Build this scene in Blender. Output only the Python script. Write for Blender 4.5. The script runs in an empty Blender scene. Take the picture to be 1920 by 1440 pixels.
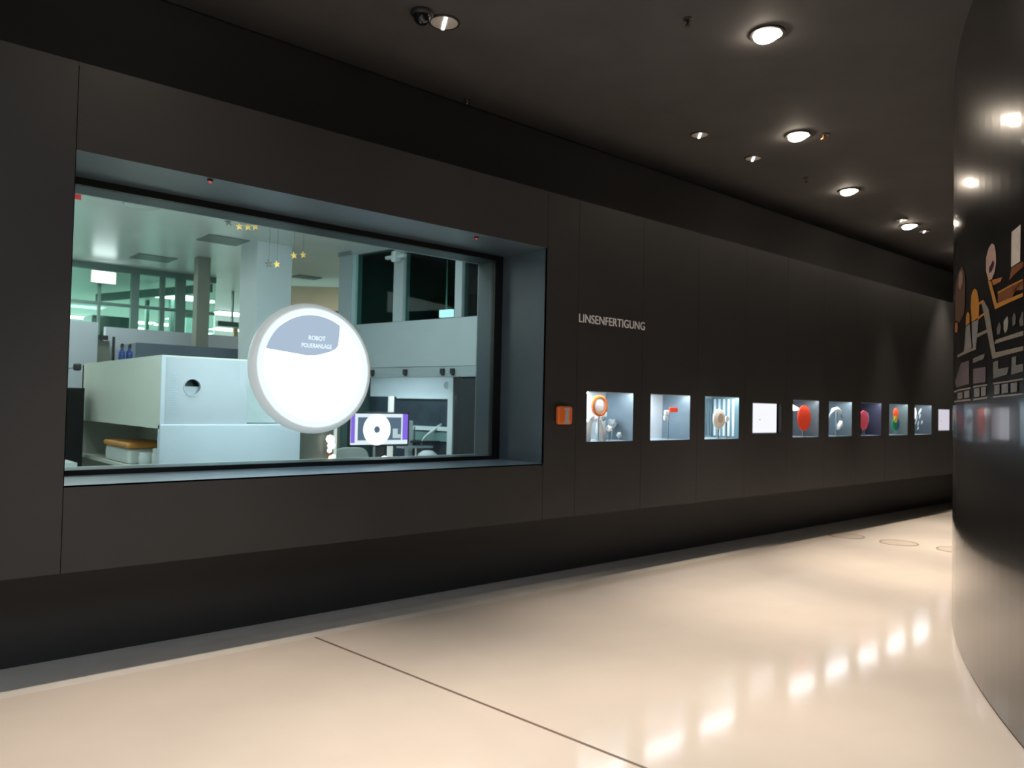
import bpy, bmesh, math, random
from math import sin, cos, pi, radians, atan, hypot, atan2
from mathutils import Matrix, Vector
random.seed(4)

# ---------------------------------------------------------------- camera, world, exposure
SC = bpy.context.scene
COL = SC.collection
CAM_H = 1.55
F_PX = 1440.0
th, pitch, roll = atan(1650 / 1440.0), atan(41 / 1440.0), 0.021
fw0 = Vector((cos(th), sin(th), 0)); rt0 = Vector((sin(th), -cos(th), 0)); up0 = Vector((0, 0, 1))
fw = fw0 * cos(pitch) + up0 * sin(pitch)
up1 = up0 * cos(pitch) - fw0 * sin(pitch)
U = up1 * cos(roll) - rt0 * sin(roll)
R = rt0 * cos(roll) + up1 * sin(roll)
cd = bpy.data.cameras.new('camera')
cam = bpy.data.objects.new('camera', cd); COL.objects.link(cam)
M = Matrix((R, U, -fw)).transposed().to_4x4()
M.translation = Vector((0, 0, CAM_H))
cam.matrix_world = M
cd.sensor_width = 36.0
cd.lens = 36.0 * F_PX / 1920.0
cd.clip_start = 0.05
cd.dof.use_dof = True
cd.dof.focus_distance = 2.2
cd.dof.aperture_fstop = 6.0
SC.camera = cam

W = bpy.data.worlds.new('world'); SC.world = W
W.use_nodes = True
W.node_tree.nodes['Background'].inputs[0].default_value = (0.5, 0.55, 0.6, 1)
W.node_tree.nodes['Background'].inputs[1].default_value = 0.0

SC.view_settings.view_transform = 'Standard'
SC.view_settings.look = 'None'
SC.view_settings.gamma = 1.0
SC.view_settings.use_curve_mapping = False
SC.view_settings.exposure = 0.0

WARM = (1.0, 0.84, 0.68)
COOL = (0.84, 0.95, 1.0)

def area_light(name, loc, size, power, color, rot=(0, 0, 0), parent=None, spread=180):
    d = bpy.data.lights.new(name, 'AREA'); d.shape = 'RECTANGLE'
    d.size, d.size_y = size; d.energy = power; d.color = color; d.spread = radians(spread)
    o = bpy.data.objects.new(name, d); COL.objects.link(o)
    o.location = loc; o.rotation_euler = rot
    if parent: o.parent = parent; o.location = Vector(loc) - parent.location
    return o

def spot_light(name, loc, power, color, angle, blend, parent=None, aim=None, radius=0.05):
    d = bpy.data.lights.new(name, 'SPOT'); d.energy = power; d.color = color
    d.spot_size = radians(angle); d.spot_blend = blend; d.shadow_soft_size = radius
    o = bpy.data.objects.new(name, d); COL.objects.link(o)
    if aim is not None:
        v = Vector(aim) - Vector(loc)
        o.rotation_euler = v.to_track_quat('-Z', 'Y').to_euler()
    o.location = loc
    if parent: o.parent = parent; o.location = Vector(loc) - parent.location
    return o

# ---------------------------------------------------------------- helpers
def mat(name, col, rough=0.5, metal=0.0, var=0.0, scale=6.0, emit=None, estr=0.0, coat=0.0, spec=0.5, alpha=None, bump=0.0):
    m = bpy.data.materials.new(name); m.use_nodes = True
    nt = m.node_tree; b = nt.nodes['Principled BSDF']
    b.inputs['Base Color'].default_value = (*col, 1)
    b.inputs['Roughness'].default_value = rough
    b.inputs['Metallic'].default_value = metal
    b.inputs['Specular IOR Level'].default_value = spec
    b.inputs['Coat Weight'].default_value = coat
    b.inputs['Coat Roughness'].default_value = 0.08
    if emit:
        b.inputs['Emission Color'].default_value = (*emit, 1)
        b.inputs['Emission Strength'].default_value = estr
    if var or bump:
        tc = nt.nodes.new('ShaderNodeTexCoord')
        n = nt.nodes.new('ShaderNodeTexNoise'); n.inputs['Scale'].default_value = scale
        n.inputs['Detail'].default_value = 4
        nt.links.new(tc.outputs['Object'], n.inputs['Vector'])
        if var:
            r = nt.nodes.new('ShaderNodeValToRGB')
            r.color_ramp.elements[0].position = 0.3; r.color_ramp.elements[1].position = 0.7
            r.color_ramp.elements[0].color = (*[c * (1 - var) for c in col], 1)
            r.color_ramp.elements[1].color = (*[min(1, c * (1 + var)) for c in col], 1)
            nt.links.new(n.outputs['Fac'], r.inputs['Fac'])
            nt.links.new(r.outputs['Color'], b.inputs['Base Color'])
        if bump:
            bp = nt.nodes.new('ShaderNodeBump'); bp.inputs['Strength'].default_value = bump
            bp.inputs['Distance'].default_value = 0.01
            nt.links.new(n.outputs['Fac'], bp.inputs['Height'])
            nt.links.new(bp.outputs['Normal'], b.inputs['Normal'])
    return m

def emat(name, col, s):
    m = bpy.data.materials.new(name); m.use_nodes = True
    nt = m.node_tree; nt.nodes.clear()
    e = nt.nodes.new('ShaderNodeEmission'); o = nt.nodes.new('ShaderNodeOutputMaterial')
    e.inputs[0].default_value = (*col, 1); e.inputs[1].default_value = s
    nt.links.new(e.outputs[0], o.inputs[0])
    return m

def glassmat(name, tint, rough=0.0, ior=1.45):
    """thin pane: tinted see-through plus a Fresnel reflection"""
    m = bpy.data.materials.new(name); m.use_nodes = True
    nt = m.node_tree; nt.nodes.clear()
    t = nt.nodes.new('ShaderNodeBsdfTransparent'); t.inputs[0].default_value = (*tint, 1)
    g = nt.nodes.new('ShaderNodeBsdfGlossy'); g.inputs['Roughness'].default_value = rough
    f = nt.nodes.new('ShaderNodeFresnel'); f.inputs[0].default_value = ior
    x = nt.nodes.new('ShaderNodeMixShader'); o = nt.nodes.new('ShaderNodeOutputMaterial')
    nt.links.new(f.outputs[0], x.inputs[0]); nt.links.new(t.outputs[0], x.inputs[1])
    nt.links.new(g.outputs[0], x.inputs[2]); nt.links.new(x.outputs[0], o.inputs[0])
    return m

class MB:
    def __init__(s): s.v = []; s.f = []
    def quad(s, a, b, c, d):
        n = len(s.v); s.v += [a, b, c, d]; s.f.append((n, n + 1, n + 2, n + 3)); return s
    def box(s, x0, x1, y0, y1, z0, z1, m=None):
        n = len(s.v)
        p = [(x0, y0, z0), (x1, y0, z0), (x1, y1, z0), (x0, y1, z0), (x0, y0, z1), (x1, y0, z1), (x1, y1, z1), (x0, y1, z1)]
        if m is not None: p = [tuple(m @ Vector(q)) for q in p]
        s.v += p
        s.f += [(n + a, n + b, n + c, n + d) for a, b, c, d in ((0, 3, 2, 1), (4, 5, 6, 7), (0, 1, 5, 4), (1, 2, 6, 5), (2, 3, 7, 6), (3, 0, 4, 7))]
        return s
    def prism(s, pts, vec):
        """polygon (list of 3d points) extruded by vec"""
        n = len(s.v); k = len(pts); vec = Vector(vec)
        s.v += [tuple(p) for p in pts] + [tuple(Vector(p) + vec) for p in pts]
        s.f.append(tuple(n + i for i in range(k - 1, -1, -1))); s.f.append(tuple(n + k + i for i in range(k)))
        for i in range(k):
            j = (i + 1) % k; s.f.append((n + i, n + j, n + k + j, n + k + i))
        return s
    def lathe(s, prof, m=None, seg=32, close=False):
        """prof: (radius, height) about local z"""
        n = len(s.v); k = len(prof)
        for i in range(seg):
            a = 2 * pi * i / seg
            for r, h in prof:
                p = (r * cos(a), r * sin(a), h)
                s.v.append(tuple(m @ Vector(p)) if m is not None else p)
        for i in range(seg):
            i2 = (i + 1) % seg
            for j in range(k if close else k - 1):
                j2 = (j + 1) % k
                s.f.append((n + i * k + j, n + i2 * k + j, n + i2 * k + j2, n + i * k + j2))
        return s
    def tube(s, pts, r, seg=8):
        pts = [Vector(p) for p in pts]; n = len(s.v)
        rr = r if isinstance(r, (list, tuple)) else [r] * len(pts)
        for i, p in enumerate(pts):
            d = (pts[min(i + 1, len(pts) - 1)] - pts[max(i - 1, 0)]).normalized()
            a = d.orthogonal().normalized(); b = d.cross(a)
            for k in range(seg):
                t = 2 * pi * k / seg
                s.v.append(tuple(p + (a * cos(t) + b * sin(t)) * rr[i]))
        for i in range(len(pts) - 1):
            for k in range(seg):
                k2 = (k + 1) % seg
                s.f.append((n + i * seg + k, n + i * seg + k2, n + (i + 1) * seg + k2, n + (i + 1) * seg + k))
        s.f.append(tuple(n + k for k in range(seg - 1, -1, -1)))
        s.f.append(tuple(n + (len(pts) - 1) * seg + k for k in range(seg)))
        return s
    def build(s, name, m, parent=None, smooth=False, bevel=0.0, bseg=2, loc=None):
        me = bpy.data.meshes.new(name)
        off = world_loc(parent) if parent is not None else Vector(loc if loc is not None else (0, 0, 0))
        me.from_pydata([tuple(Vector(v) - off) for v in s.v], [], s.f)
        bm = bmesh.new(); bm.from_mesh(me); bmesh.ops.recalc_face_normals(bm, faces=bm.faces); bm.to_mesh(me); bm.free()
        me.materials.append(m)
        if smooth:
            for p in me.polygons: p.use_smooth = True
        o = bpy.data.objects.new(name, me); COL.objects.link(o)
        if parent is not None: o.parent = parent
        elif loc is not None: o.location = loc
        if bevel:
            b = o.modifiers.new('bevel', 'BEVEL'); b.width = bevel; b.segments = bseg; b.limit_method = 'ANGLE'
        return o

def world_loc(o):
    v = Vector((0, 0, 0))
    while o is not None: v = v + o.location; o = o.parent
    return v

def tag(o, label, cat, group=None, kind=None):
    o['label'] = label; o['category'] = cat
    if group: o['group'] = group
    if kind: o['kind'] = kind
    return o

def thing(name, label, cat, loc, group=None):
    o = bpy.data.objects.new(name, None); COL.objects.link(o); o.location = loc
    o.empty_display_size = 0.1
    return tag(o, label, cat, group)

def struct(o): o['kind'] = 'structure'; return o

def copy_tree(o, parent=None):
    c = o.copy(); COL.objects.link(c); c.parent = parent
    for ch in list(o.children): copy_tree(ch, c)
    return c

def text_part(name, txt, size, mw, m, parent=None, thick=0.002, loc=None, spacing=1.0, width=None):
    cu = bpy.data.curves.new(name, 'FONT'); cu.body = txt; cu.size = size; cu.extrude = thick
    cu.space_character = spacing
    t = bpy.data.objects.new(name + '_tmp', cu); COL.objects.link(t)
    bpy.context.view_layer.update()
    dg = bpy.context.evaluated_depsgraph_get()
    me = bpy.data.meshes.new_from_object(t.evaluated_get(dg))
    bpy.data.objects.remove(t)
    if width:
        xs = [v.co.x for v in me.vertices]; k = width / (max(xs) - min(xs)); x0 = min(xs)
        for v in me.vertices: v.co.x = (v.co.x - x0) * k
    off = world_loc(parent) if parent is not None else Vector(loc if loc is not None else (0, 0, 0))
    for v in me.vertices: v.co = (mw @ v.co) - off
    me.materials.clear(); me.materials.append(m)
    o = bpy.data.objects.new(name, me); COL.objects.link(o)
    if parent is not None: o.parent = parent
    elif loc is not None: o.location = loc
    return o

def face_wall(x, y, z):
    """text matrix: letters run along +X, stand along +Z, face -Y"""
    m = Matrix(((1, 0, 0), (0, 0, -1), (0, 1, 0))).to_4x4(); m.translation = (x, y, z); return m

# ---------------------------------------------------------------- materials
wallm = mat('anthracite_paint', (0.0225, 0.0225, 0.0235), 0.55, var=0.08, scale=3, bump=0.05)
ceilm = mat('anthracite_ceiling', (0.070, 0.067, 0.068), 0.8, var=0.08, scale=3)
jointm = mat('joint_black', (0.004, 0.004, 0.004), 0.8, var=0.1)
blackm = mat('black_frame', (0.004, 0.004, 0.0045), 0.4, var=0.1)
revealm = mat('reveal_paint', (0.08, 0.11, 0.135), 0.32, var=0.06, scale=4)
floorm = mat('cream_terrazzo', (0.74, 0.67, 0.60), 0.11, var=0.03, scale=2.2, spec=0.5)
stripm = mat('lightened_floor_strip', (0.80, 0.77, 0.72), 0.18, var=0.06, scale=5)
seamm = mat('floor_joint', (0.22, 0.17, 0.14), 0.4, var=0.1)
curvem = mat('black_lacquer', (0.007, 0.0075, 0.008), 0.28, var=0.05, scale=2, coat=0.8, spec=0.4)
labwhite = mat('lab_white', (0.62, 0.66, 0.64), 0.45, var=0.03, scale=2)
labceil = mat('lab_ceiling', (0.72, 0.74, 0.72), 0.30, var=0.04, scale=2)
labfloor = mat('lab_floor', (0.40, 0.42, 0.41), 0.4, var=0.1)
chrome = mat('brushed_metal', (0.72, 0.70, 0.68), 0.25, metal=1.0, var=0.05)

# ---------------------------------------------------------------- corridor shell
D = 4.6            # plane of the wall panels
YI = 5.16          # plane of the window frame at the back of the reveal
ZB, ZT = 0.62, 3.34
CEIL = 4.1
XW0, XW1 = -5.0, 21.0
WX0, WX1, WZ0, WZ1 = 0.90, 4.372, 1.08, 2.866
PIT = 0.873
CASES = []
for k in range(10):
    x0 = 4.884 + PIT * k
    if k in (3, 9): CASES.append((x0 + 0.018, x0 + 0.018 + 0.60, 1.30, 1.64))
    else: CASES.append((x0, x0 + 0.618, 1.252, 1.692))

struct(MB().box(XW0, XW1, -7, 4.68, -0.2, 0.0).build('floor', floorm))
struct(MB().box(XW0, XW1, 4.68, 5.4, -0.2, 0.0).build('trim_1', stripm))      # shaded floor under the overhanging wall, colour lightened to lift the shade
MBs = MB()
MBs.quad((2.396, 4.675, 0.001), (2.414, 4.675, 0.001), (3.414, -5.0, 0.001), (3.396, -5.0, 0.001))
struct(MBs.build('trim_2', seamm))                                            # joint across the floor
struct(MB().box(XW0, XW1, -7, 5.15, CEIL, CEIL + 0.2).build('ceiling', ceilm))
struct(MB().box(XW0 - 0.2, XW0, -7.2, 5.4, 0, CEIL + 0.2).build('wall_back', wallm))
struct(MB().box(XW0, XW1, -7.2, -7, 0, CEIL + 0.2).build('wall_front', wallm))
struct(MB().box(XW1, XW1 + 0.2, -7.2, 5.4, 0, CEIL + 0.2).build('wall_end', wallm))

def panel_wall():
    w = MB()
    seams = [-4.31, -1.70, WX0, WX1] + [4.75 + PIT * k for k in range(0, 19)]
    holes = [(WX0, WX1, WZ0, WZ1)] + CASES
    g = 0.002
    xs = sorted(set([XW0, XW1] + [round(s + e, 4) for s in seams if s not in (WX0, WX1) for e in (-g, g)]
                    + [round(WX0 - 2 * g, 4), WX0, WX1, round(WX1 + 2 * g, 4)] + [round(v, 4) for h in CASES for v in h[:2]]))
    zs = sorted(set([ZB, ZT, WZ0, WZ1, 1.252, 1.692, 1.30, 1.64]))
    seamset = [(s - g, s + g) for s in seams if s not in (WX0, WX1)] + [(WX0 - 2 * g, WX0), (WX1, WX1 + 2 * g)]
    for i in range(len(xs) - 1):
        a, b = xs[i], xs[i + 1]; xm = (a + b) / 2
        sm = any(p - 1e-4 < xm < q + 1e-4 for p, q in seamset)
        for j in range(len(zs) - 1):
            c, d = zs[j], zs[j + 1]; zm = (c + d) / 2
            if any(h[0] < xm < h[1] and h[2] < zm < h[3] for h in holes): continue
            if sm:
                y = D + 0.02
                w.quad((a, D, c), (a, y, c), (a, y, d), (a, D, d)); w.quad((b, D, c), (b, D, d), (b, y, d), (b, y, c))
            else: y = D
            w.quad((a, y, c), (b, y, c), (b, y, d), (a, y, d))
    # recess below the panels
    w.quad((XW0, D, ZB), (XW1, D, ZB), (XW1, 5.18, ZB), (XW0, 5.18, ZB))
    w.quad((XW0, 5.18, 0.0), (XW1, 5.18, 0.0), (XW1, 5.18, ZB), (XW0, 5.18, ZB))
    return w.build('wall_left', wallm)
struct(panel_wall())
slotm = mat('slot_shade', (0.011, 0.011, 0.012), 0.7, var=0.1)
struct(MB().box(XW0, XW1, D + 0.001, 5.2, ZT - 0.02, ZT).box(XW0, XW1, 5.17, 5.2, ZT, CEIL + 0.2).build('trim_7', slotm))   # slot above the panels, its shade painted in black

# ---------------------------------------------------------------- show window: reveal, frame, pane, jamb on the laboratory side
rev = MB()
for q in (((WX0, WZ1), (WX1, WZ1)), ((WX1, WZ1), (WX1, WZ0)), ((WX0, WZ0), (WX0, WZ1))):
    (xa, za), (xb, zb) = q
    rev.quad((xa, D, za), (xb, D, zb), (xb, YI + 0.02, zb), (xa, YI + 0.02, za))
struct(rev.build('trim_3', revealm))
struct(MB().box(WX0, WX1, D, YI, WZ0 - 0.01, WZ0).build('trim_5', mat('sill_blue_light', (0.20, 0.30, 0.40), 0.33, var=0.04)))  # bluish light on the sill painted into its colour
win = thing('window_1', '', '', (WX0, YI, WZ0)); del win['label']; del win['category']; win['kind'] = 'structure'
FX0, FX1, FZ0, FZ1 = WX0 + 0.03, 4.283, 1.112, 2.822
fr = MB()
fr.box(WX0, WX1, YI, YI + 0.05, WZ0, FZ0); fr.box(WX0, WX1, YI, YI + 0.05, FZ1, WZ1)
fr.box(WX0, FX0, YI, YI + 0.05, FZ0, FZ1); fr.box(FX1, WX1, YI, YI + 0.05, FZ0, FZ1)
fr.build('window_frame', blackm, win)
panegl = glassmat('window_glass', (0.93, 0.985, 0.97), 0.0, 1.38)
MB().box(FX0, FX1, YI + 0.02, YI + 0.026, FZ0, FZ1).build('window_pane', panegl, win)
jm = mat('jamb_grey', (0.035, 0.05, 0.06), 0.4, var=0.05)
jb = MB()
y0, y1 = YI + 0.05, YI + 0.24
for (xa, za), (xb, zb) in (((WX0, FZ1), (FX1, FZ1)), ((FX1, FZ1), (FX1, FZ0)), ((FX1, FZ0), (WX0, FZ0)), ((WX0, FZ0), (WX0, FZ1))):
    jb.quad((xa, y0, za), (xb, y0, zb), (xb, y1, zb), (xa, y1, za))
struct(jb.build('trim_4', jm))

# ---------------------------------------------------------------- curved wall on the right
CX, CY, CR = 10.08, -8.16, 11.0
def arc(s, off=0.0):
    a = pi - s / CR
    return (CX + (CR + off) * cos(a), CY + (CR + off) * sin(a))
cw = MB()
N = 160
for i in range(N):
    s0, s1 = -3.0 + 26.0 * i / N, -3.0 + 26.0 * (i + 1) / N
    a, b = arc(s0), arc(s1)
    cw.quad((*a, 0.012), (*b, 0.012), (*b, CEIL), (*a, CEIL))
    a2, b2 = arc(s0, -0.02), arc(s1, -0.02)
    cw.quad((*a2, 0.0), (*b2, 0.0), (*b2, 0.012), (*a2, 0.012))
struct(cw.build('wall_right', curvem, smooth=True))

MURAL = [
    ('pale_bar', [(11.864, 2.204), (11.797, 2.202), (11.678, 2.133), (11.532, 1.883), (11.595, 1.856), (11.789, 2.117)]),
    ('pale_bar', [(11.595, 1.856), (11.532, 1.886), (11.289, 1.884), (11.087, 1.884), (11.086, 1.863), (11.323, 1.86)]),
    ('pale_bar', [(11.558, 1.932), (11.532, 1.952), (11.324, 1.954), (11.087, 1.957), (11.087, 1.934), (11.281, 1.934)]),
    ('pale_bar', [(11.97, 2.026), (11.7, 2.027), (11.7, 2.009), (11.97, 2.005)]),
    ('pale_bar', [(12.82, 1.96), (12.0, 1.954), (12.0, 1.938), (12.78, 1.94)]),
    ('orange_bottle', [(12.039, 2.302), (11.975, 2.28), (11.929, 2.227), (11.913, 2.178), (11.927, 2.118), (12.137, 2.113), (12.176, 2.212), (12.159, 2.275), (12.106, 2.299)]),
    ('grey_bottle', [(12.137, 2.11), (11.927, 2.109), (11.955, 2.044), (11.985, 1.984), (12.015, 1.94), (12.081, 1.945), (12.117, 1.995)]),
    ('orange_bottle', [(12.274, 2.194), (12.213, 2.167), (12.212, 2.118), (12.358, 2.114), (12.359, 2.178)]),
    ('grey_bottle', [(12.357, 2.107), (12.212, 2.112), (12.229, 2.021), (12.134, 1.958), (12.448, 1.955), (12.333, 2.031)]),
    ('orange_bar', [(11.928, 2.202), (11.803, 2.203), (11.79, 2.189), (11.928, 2.186)]),
    ('orange_bar', [(11.942, 2.12), (11.776, 2.128), (11.776, 2.116), (11.941, 2.104)]),
    ('brown_portrait', [(12.573, 2.526), (12.439, 2.475), (12.388, 2.392), (12.408, 2.258), (12.455, 2.196), (12.683, 2.169), (13.024, 2.224), (13.064, 2.382), (12.986, 2.484), (12.807, 2.512)]),
    ('pink_patch', [(12.573, 2.505), (12.489, 2.463), (12.487, 2.407), (12.628, 2.376), (12.728, 2.427), (12.697, 2.494)]),
    ('orange_patch', [(13.022, 2.201), (12.831, 2.188), (12.789, 2.144), (12.87, 2.119), (13.047, 2.143)]),
    ('pink_oval', [(11.614, 2.484), (11.559, 2.461), (11.532, 2.413), (11.532, 2.359), (11.557, 2.318), (11.611, 2.29), (11.68, 2.289), (11.742, 2.356), (11.743, 2.43), (11.683, 2.472)]),
    ('purple_patch', [(11.58, 2.385), (11.558, 2.364), (11.601, 2.331), (11.657, 2.329), (11.658, 2.359)]),
    ('white_card', [(11.26, 2.466), (11.127, 2.473), (11.133, 2.296), (11.267, 2.292)]),
    ('orange_bar', [(11.692, 2.291), (11.622, 2.28), (11.504, 2.142), (11.088, 2.137), (11.088, 2.12), (11.539, 2.116)]),
    ('brown_block', [(11.494, 2.2), (11.283, 2.204), (11.088, 2.204), (11.088, 2.153), (11.249, 2.169), (11.265, 2.134), (11.493, 2.138)]),
    ('orange_bar', [(11.494, 2.2), (11.283, 2.204), (11.088, 2.204), (11.088, 2.196), (11.283, 2.195), (11.474, 2.191)]),
    ('orange_patch', [(11.611, 2.284), (11.417, 2.266), (11.445, 2.248), (11.589, 2.251)]),
    ('brown_block', [(11.258, 2.29), (11.089, 2.288), (11.089, 2.262), (11.202, 2.248), (11.3, 2.23)]),
    ('grey_lens', [(11.463, 2.042), (11.433, 2.014), (11.452, 1.977), (11.502, 1.976), (11.512, 2.011)]),
    ('pale_lens', [(11.324, 2.056), (11.307, 2.027), (11.324, 1.986), (11.359, 1.971), (11.386, 1.992), (11.387, 2.034)]),
    ('grey_lens', [(11.216, 2.059), (11.192, 2.033), (11.2, 2.002), (11.24, 1.993), (11.248, 2.034)]),
    ('grey_lens', [(11.102, 2.05), (11.088, 2.043), (11.087, 1.982), (11.131, 1.982), (11.146, 2.009)]),
    ('purple_photo', [(12.58, 1.891), (12.226, 1.887), (12.222, 1.743), (12.893, 1.74), (12.995, 1.788), (12.775, 1.834)]),
    ('grey_photo', [(12.08, 1.89), (11.76, 1.896), (11.785, 1.868), (12.08, 1.862)]),
    ('purple_photo', [(12.079, 1.827), (11.746, 1.821), (11.745, 1.738), (12.077, 1.738)]),
    ('grey_photo', [(11.573, 1.837), (11.48, 1.84), (11.48, 1.795), (11.296, 1.796), (11.322, 1.76), (11.572, 1.749)]),
    ('grey_photo', [(11.247, 1.841), (11.183, 1.842), (11.183, 1.798), (11.086, 1.8), (11.086, 1.765), (11.254, 1.755)]),
    ('caption_line', [(13.11, 1.724), (12.165, 1.721), (12.165, 1.712), (13.109, 1.712)]),
    ('caption_line', [(13.104, 1.651), (12.163, 1.65), (12.163, 1.641), (13.103, 1.639)]),
    ('caption_line', [(12.077, 1.725), (11.708, 1.725), (11.708, 1.716), (12.077, 1.715)]),
    ('caption_line', [(12.075, 1.649), (11.707, 1.655), (11.707, 1.646), (12.075, 1.639)]),
    ('caption_line', [(11.583, 1.727), (11.322, 1.728), (11.086, 1.732), (11.086, 1.724), (11.322, 1.72), (11.583, 1.718)]),
    ('caption_line', [(11.582, 1.655), (11.321, 1.658), (11.085, 1.661), (11.085, 1.654), (11.321, 1.65), (11.582, 1.647)]),
    ('grey_photo', [(12.769, 1.7), (12.491, 1.7), (12.489, 1.659), (12.767, 1.657)]),
    ('grey_photo', [(12.416, 1.702), (12.202, 1.703), (12.201, 1.661), (12.414, 1.658)]),
    ('grey_photo', [(12.043, 1.708), (11.891, 1.71), (11.89, 1.661), (12.042, 1.658)]),
    ('grey_photo', [(11.849, 1.709), (11.732, 1.711), (11.732, 1.664), (11.848, 1.66)]),
    ('grey_photo', [(11.55, 1.711), (11.45, 1.714), (11.449, 1.667), (11.55, 1.663)]),
    ('grey_photo', [(11.412, 1.712), (11.304, 1.714), (11.304, 1.669), (11.411, 1.666)]),
    ('grey_photo', [(11.262, 1.713), (11.167, 1.715), (11.167, 1.671), (11.262, 1.668)]),
]

# ---------------------------------------------------------------- printed timeline on the curved wall
MCOL = {
 'pale_bar': (0.30, 0.26, 0.22), 'orange_bottle': (0.62, 0.27, 0.05), 'grey_bottle': (0.30, 0.29, 0.29),
 'orange_bar': (0.58, 0.26, 0.06), 'brown_portrait': (0.16, 0.09, 0.06), 'pink_patch': (0.42, 0.27, 0.22),
 'orange_patch': (0.55, 0.20, 0.07), 'pink_oval': (0.62, 0.42, 0.36), 'purple_patch': (0.07, 0.02, 0.04),
 'white_card': (0.80, 0.70, 0.64), 'brown_block': (0.24, 0.09, 0.04), 'grey_lens': (0.16, 0.15, 0.14),
 'pale_lens': (0.36, 0.34, 0.30), 'purple_photo': (0.16, 0.13, 0.14), 'grey_photo': (0.20, 0.19, 0.18),
 'caption_line': (0.28, 0.25, 0.22)}
mural = thing('wall_mural', 'printed timeline of bars, portraits and small photographs on the glossy black curved wall', 'mural', (*arc(11.6), 0.0))
mm = {k: mat('print_' + k, v, 0.3, var=0.12, scale=30) for k, v in MCOL.items()}
from mathutils.geometry import tessellate_polygon
lift = {'pink_patch': 2, 'purple_patch': 2, 'grey_photo': 1, 'orange_bar': 1}
for name, pts in MURAL:
    # print film a millimetre proud of the wall, cut in narrow strips so it follows the curve
    bm = bmesh.new()
    vs = [bm.verts.new((s, 0, z)) for s, z in pts]
    bm.faces.new(vs)
    bmesh.ops.triangulate(bm, faces=bm.faces)
    s0, s1 = min(p[0] for p in pts), max(p[0] for p in pts)
    n = int((s1 - s0) / 0.08)
    for i in range(1, n + 1):
        geom = bm.verts[:] + bm.edges[:] + bm.faces[:]
        bmesh.ops.bisect_plane(bm, geom=geom, plane_co=(s0 + (s1 - s0) * i / (n + 1), 0, 0), plane_no=(1, 0, 0))
    off = 0.003 + 0.0015 * lift.get(name, 0)
    r0 = world_loc(mural)
    for v in bm.verts:
        x, y = arc(v.co.x, off); v.co = Vector((x, y, v.co.z)) - r0
    me = bpy.data.meshes.new(name); bm.to_mesh(me); bm.free()
    me.materials.append(mm[name])
    o = bpy.data.objects.new(name, me); COL.objects.link(o); o.parent = mural

# ---------------------------------------------------------------- ceiling fixtures
lamp_on = emat('lamp_warm', (1.0, 0.84, 0.66), 95.0)
streak_glow = emat('lamp_streak', (1.0, 0.97, 0.95), 2.6)
trimm = mat('lamp_trim', (0.02, 0.02, 0.02), 0.5, var=0.1)
refl = mat('lamp_reflector', (0.60, 0.56, 0.52), 0.35, metal=0.0, var=0.05)
def disc(r0, r1, z, h, seg=28): return [(0.0, z), (r0, z), (r1, z - h)]
def downlight(x, y, label, power=0, on=True, r=0.095, aim=None, angle=64):
    t = thing('downlight', label, 'ceiling light', (x, y, CEIL), 'lit warm downlights along the curved wall')
    m = Matrix.Translation((x, y, CEIL))
    MB().lathe([(r * 1.02, 0.0), (r * 1.22, 0.0), (r * 1.20, -0.012), (r * 1.02, -0.014)], m, 28, close=True).build('trim_ring', trimm, t, smooth=False)
    # tilted lamp head so that it peeps out of the ring
    mm_ = Matrix.Translation((x, y, CEIL - 0.01)) @ Matrix.Rotation(radians(-14), 4, 'X')
    MB().lathe([(0.001, -0.035), (r * 0.5, -0.031), (r * 0.82, -0.018), (r * 0.95, 0.0)], mm_, 28).build('lamp_lens', lamp_on, t, smooth=True)
    if power:
        spot_light('lamp_beam', (x, y, CEIL - 0.07), power, WARM, angle, 1.0, t, aim or (x, y, 0), 0.06)
    return t
downlight(4.62, 2.75, 'large glaring warm downlight high in the dark ceiling, nearest and brightest of the lit row', 520)
downlight(6.55, 3.57, 'second lit warm downlight of the row, beside a tiny copper spot', 640, angle=64, aim=(6.7, 3.2, 0))
downlight(8.62, 4.07, 'third lit warm downlight of the row, standing alone above the dark slot', 950, angle=64, aim=(8.9, 2.9, 0))
downlight(10.78, 4.26, 'farthest lit warm downlight, between two dim striped lamps', 950, angle=64, aim=(11.0, 3.1, 0))

def streak_downlight(x, y, label, r=0.07, power=0):
    t = thing('streak_downlight', label, 'ceiling light', (x, y, CEIL), 'unlit-looking round reflector downlights')
    m = Matrix.Translation((x, y, CEIL))
    MB().lathe([(r, 0.0), (r * 1.16, 0.0), (r * 1.14, -0.008), (r, -0.010)], m, 28, close=True).build('trim_ring', trimm, t)
    MB().lathe([(0.001, -0.006), (r * 0.6, -0.012), (r, -0.006)], m, 28).build('reflector', refl, t, smooth=True)
    MB().box(-r * 0.9, r * 0.9, -0.011, 0.011, -0.016, -0.010, m @ Matrix.Rotation(atan2(y, x) + 0.12, 4, 'Z')).build('lamp_streak', streak_glow, t)  # reflection streak across the bowl, drawn as a glowing bar
    return t
streak_downlight(2.943, 4.136, 'round pale reflector downlight with a bright white streak beside a black ceiling camera', 0.092)
streak_downlight(5.906, 4.197, 'small round grey reflector downlight left of the second lit lamp', 0.075)
streak_downlight(6.841, 4.215, 'small round grey reflector downlight just below and right of its twin', 0.075)
streak_downlight(10.403, 4.215, 'dim striped downlight left of the farthest lit lamp', 0.07)
streak_downlight(11.256, 4.253, 'dim striped downlight right of the farthest lit lamp', 0.07)

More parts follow.
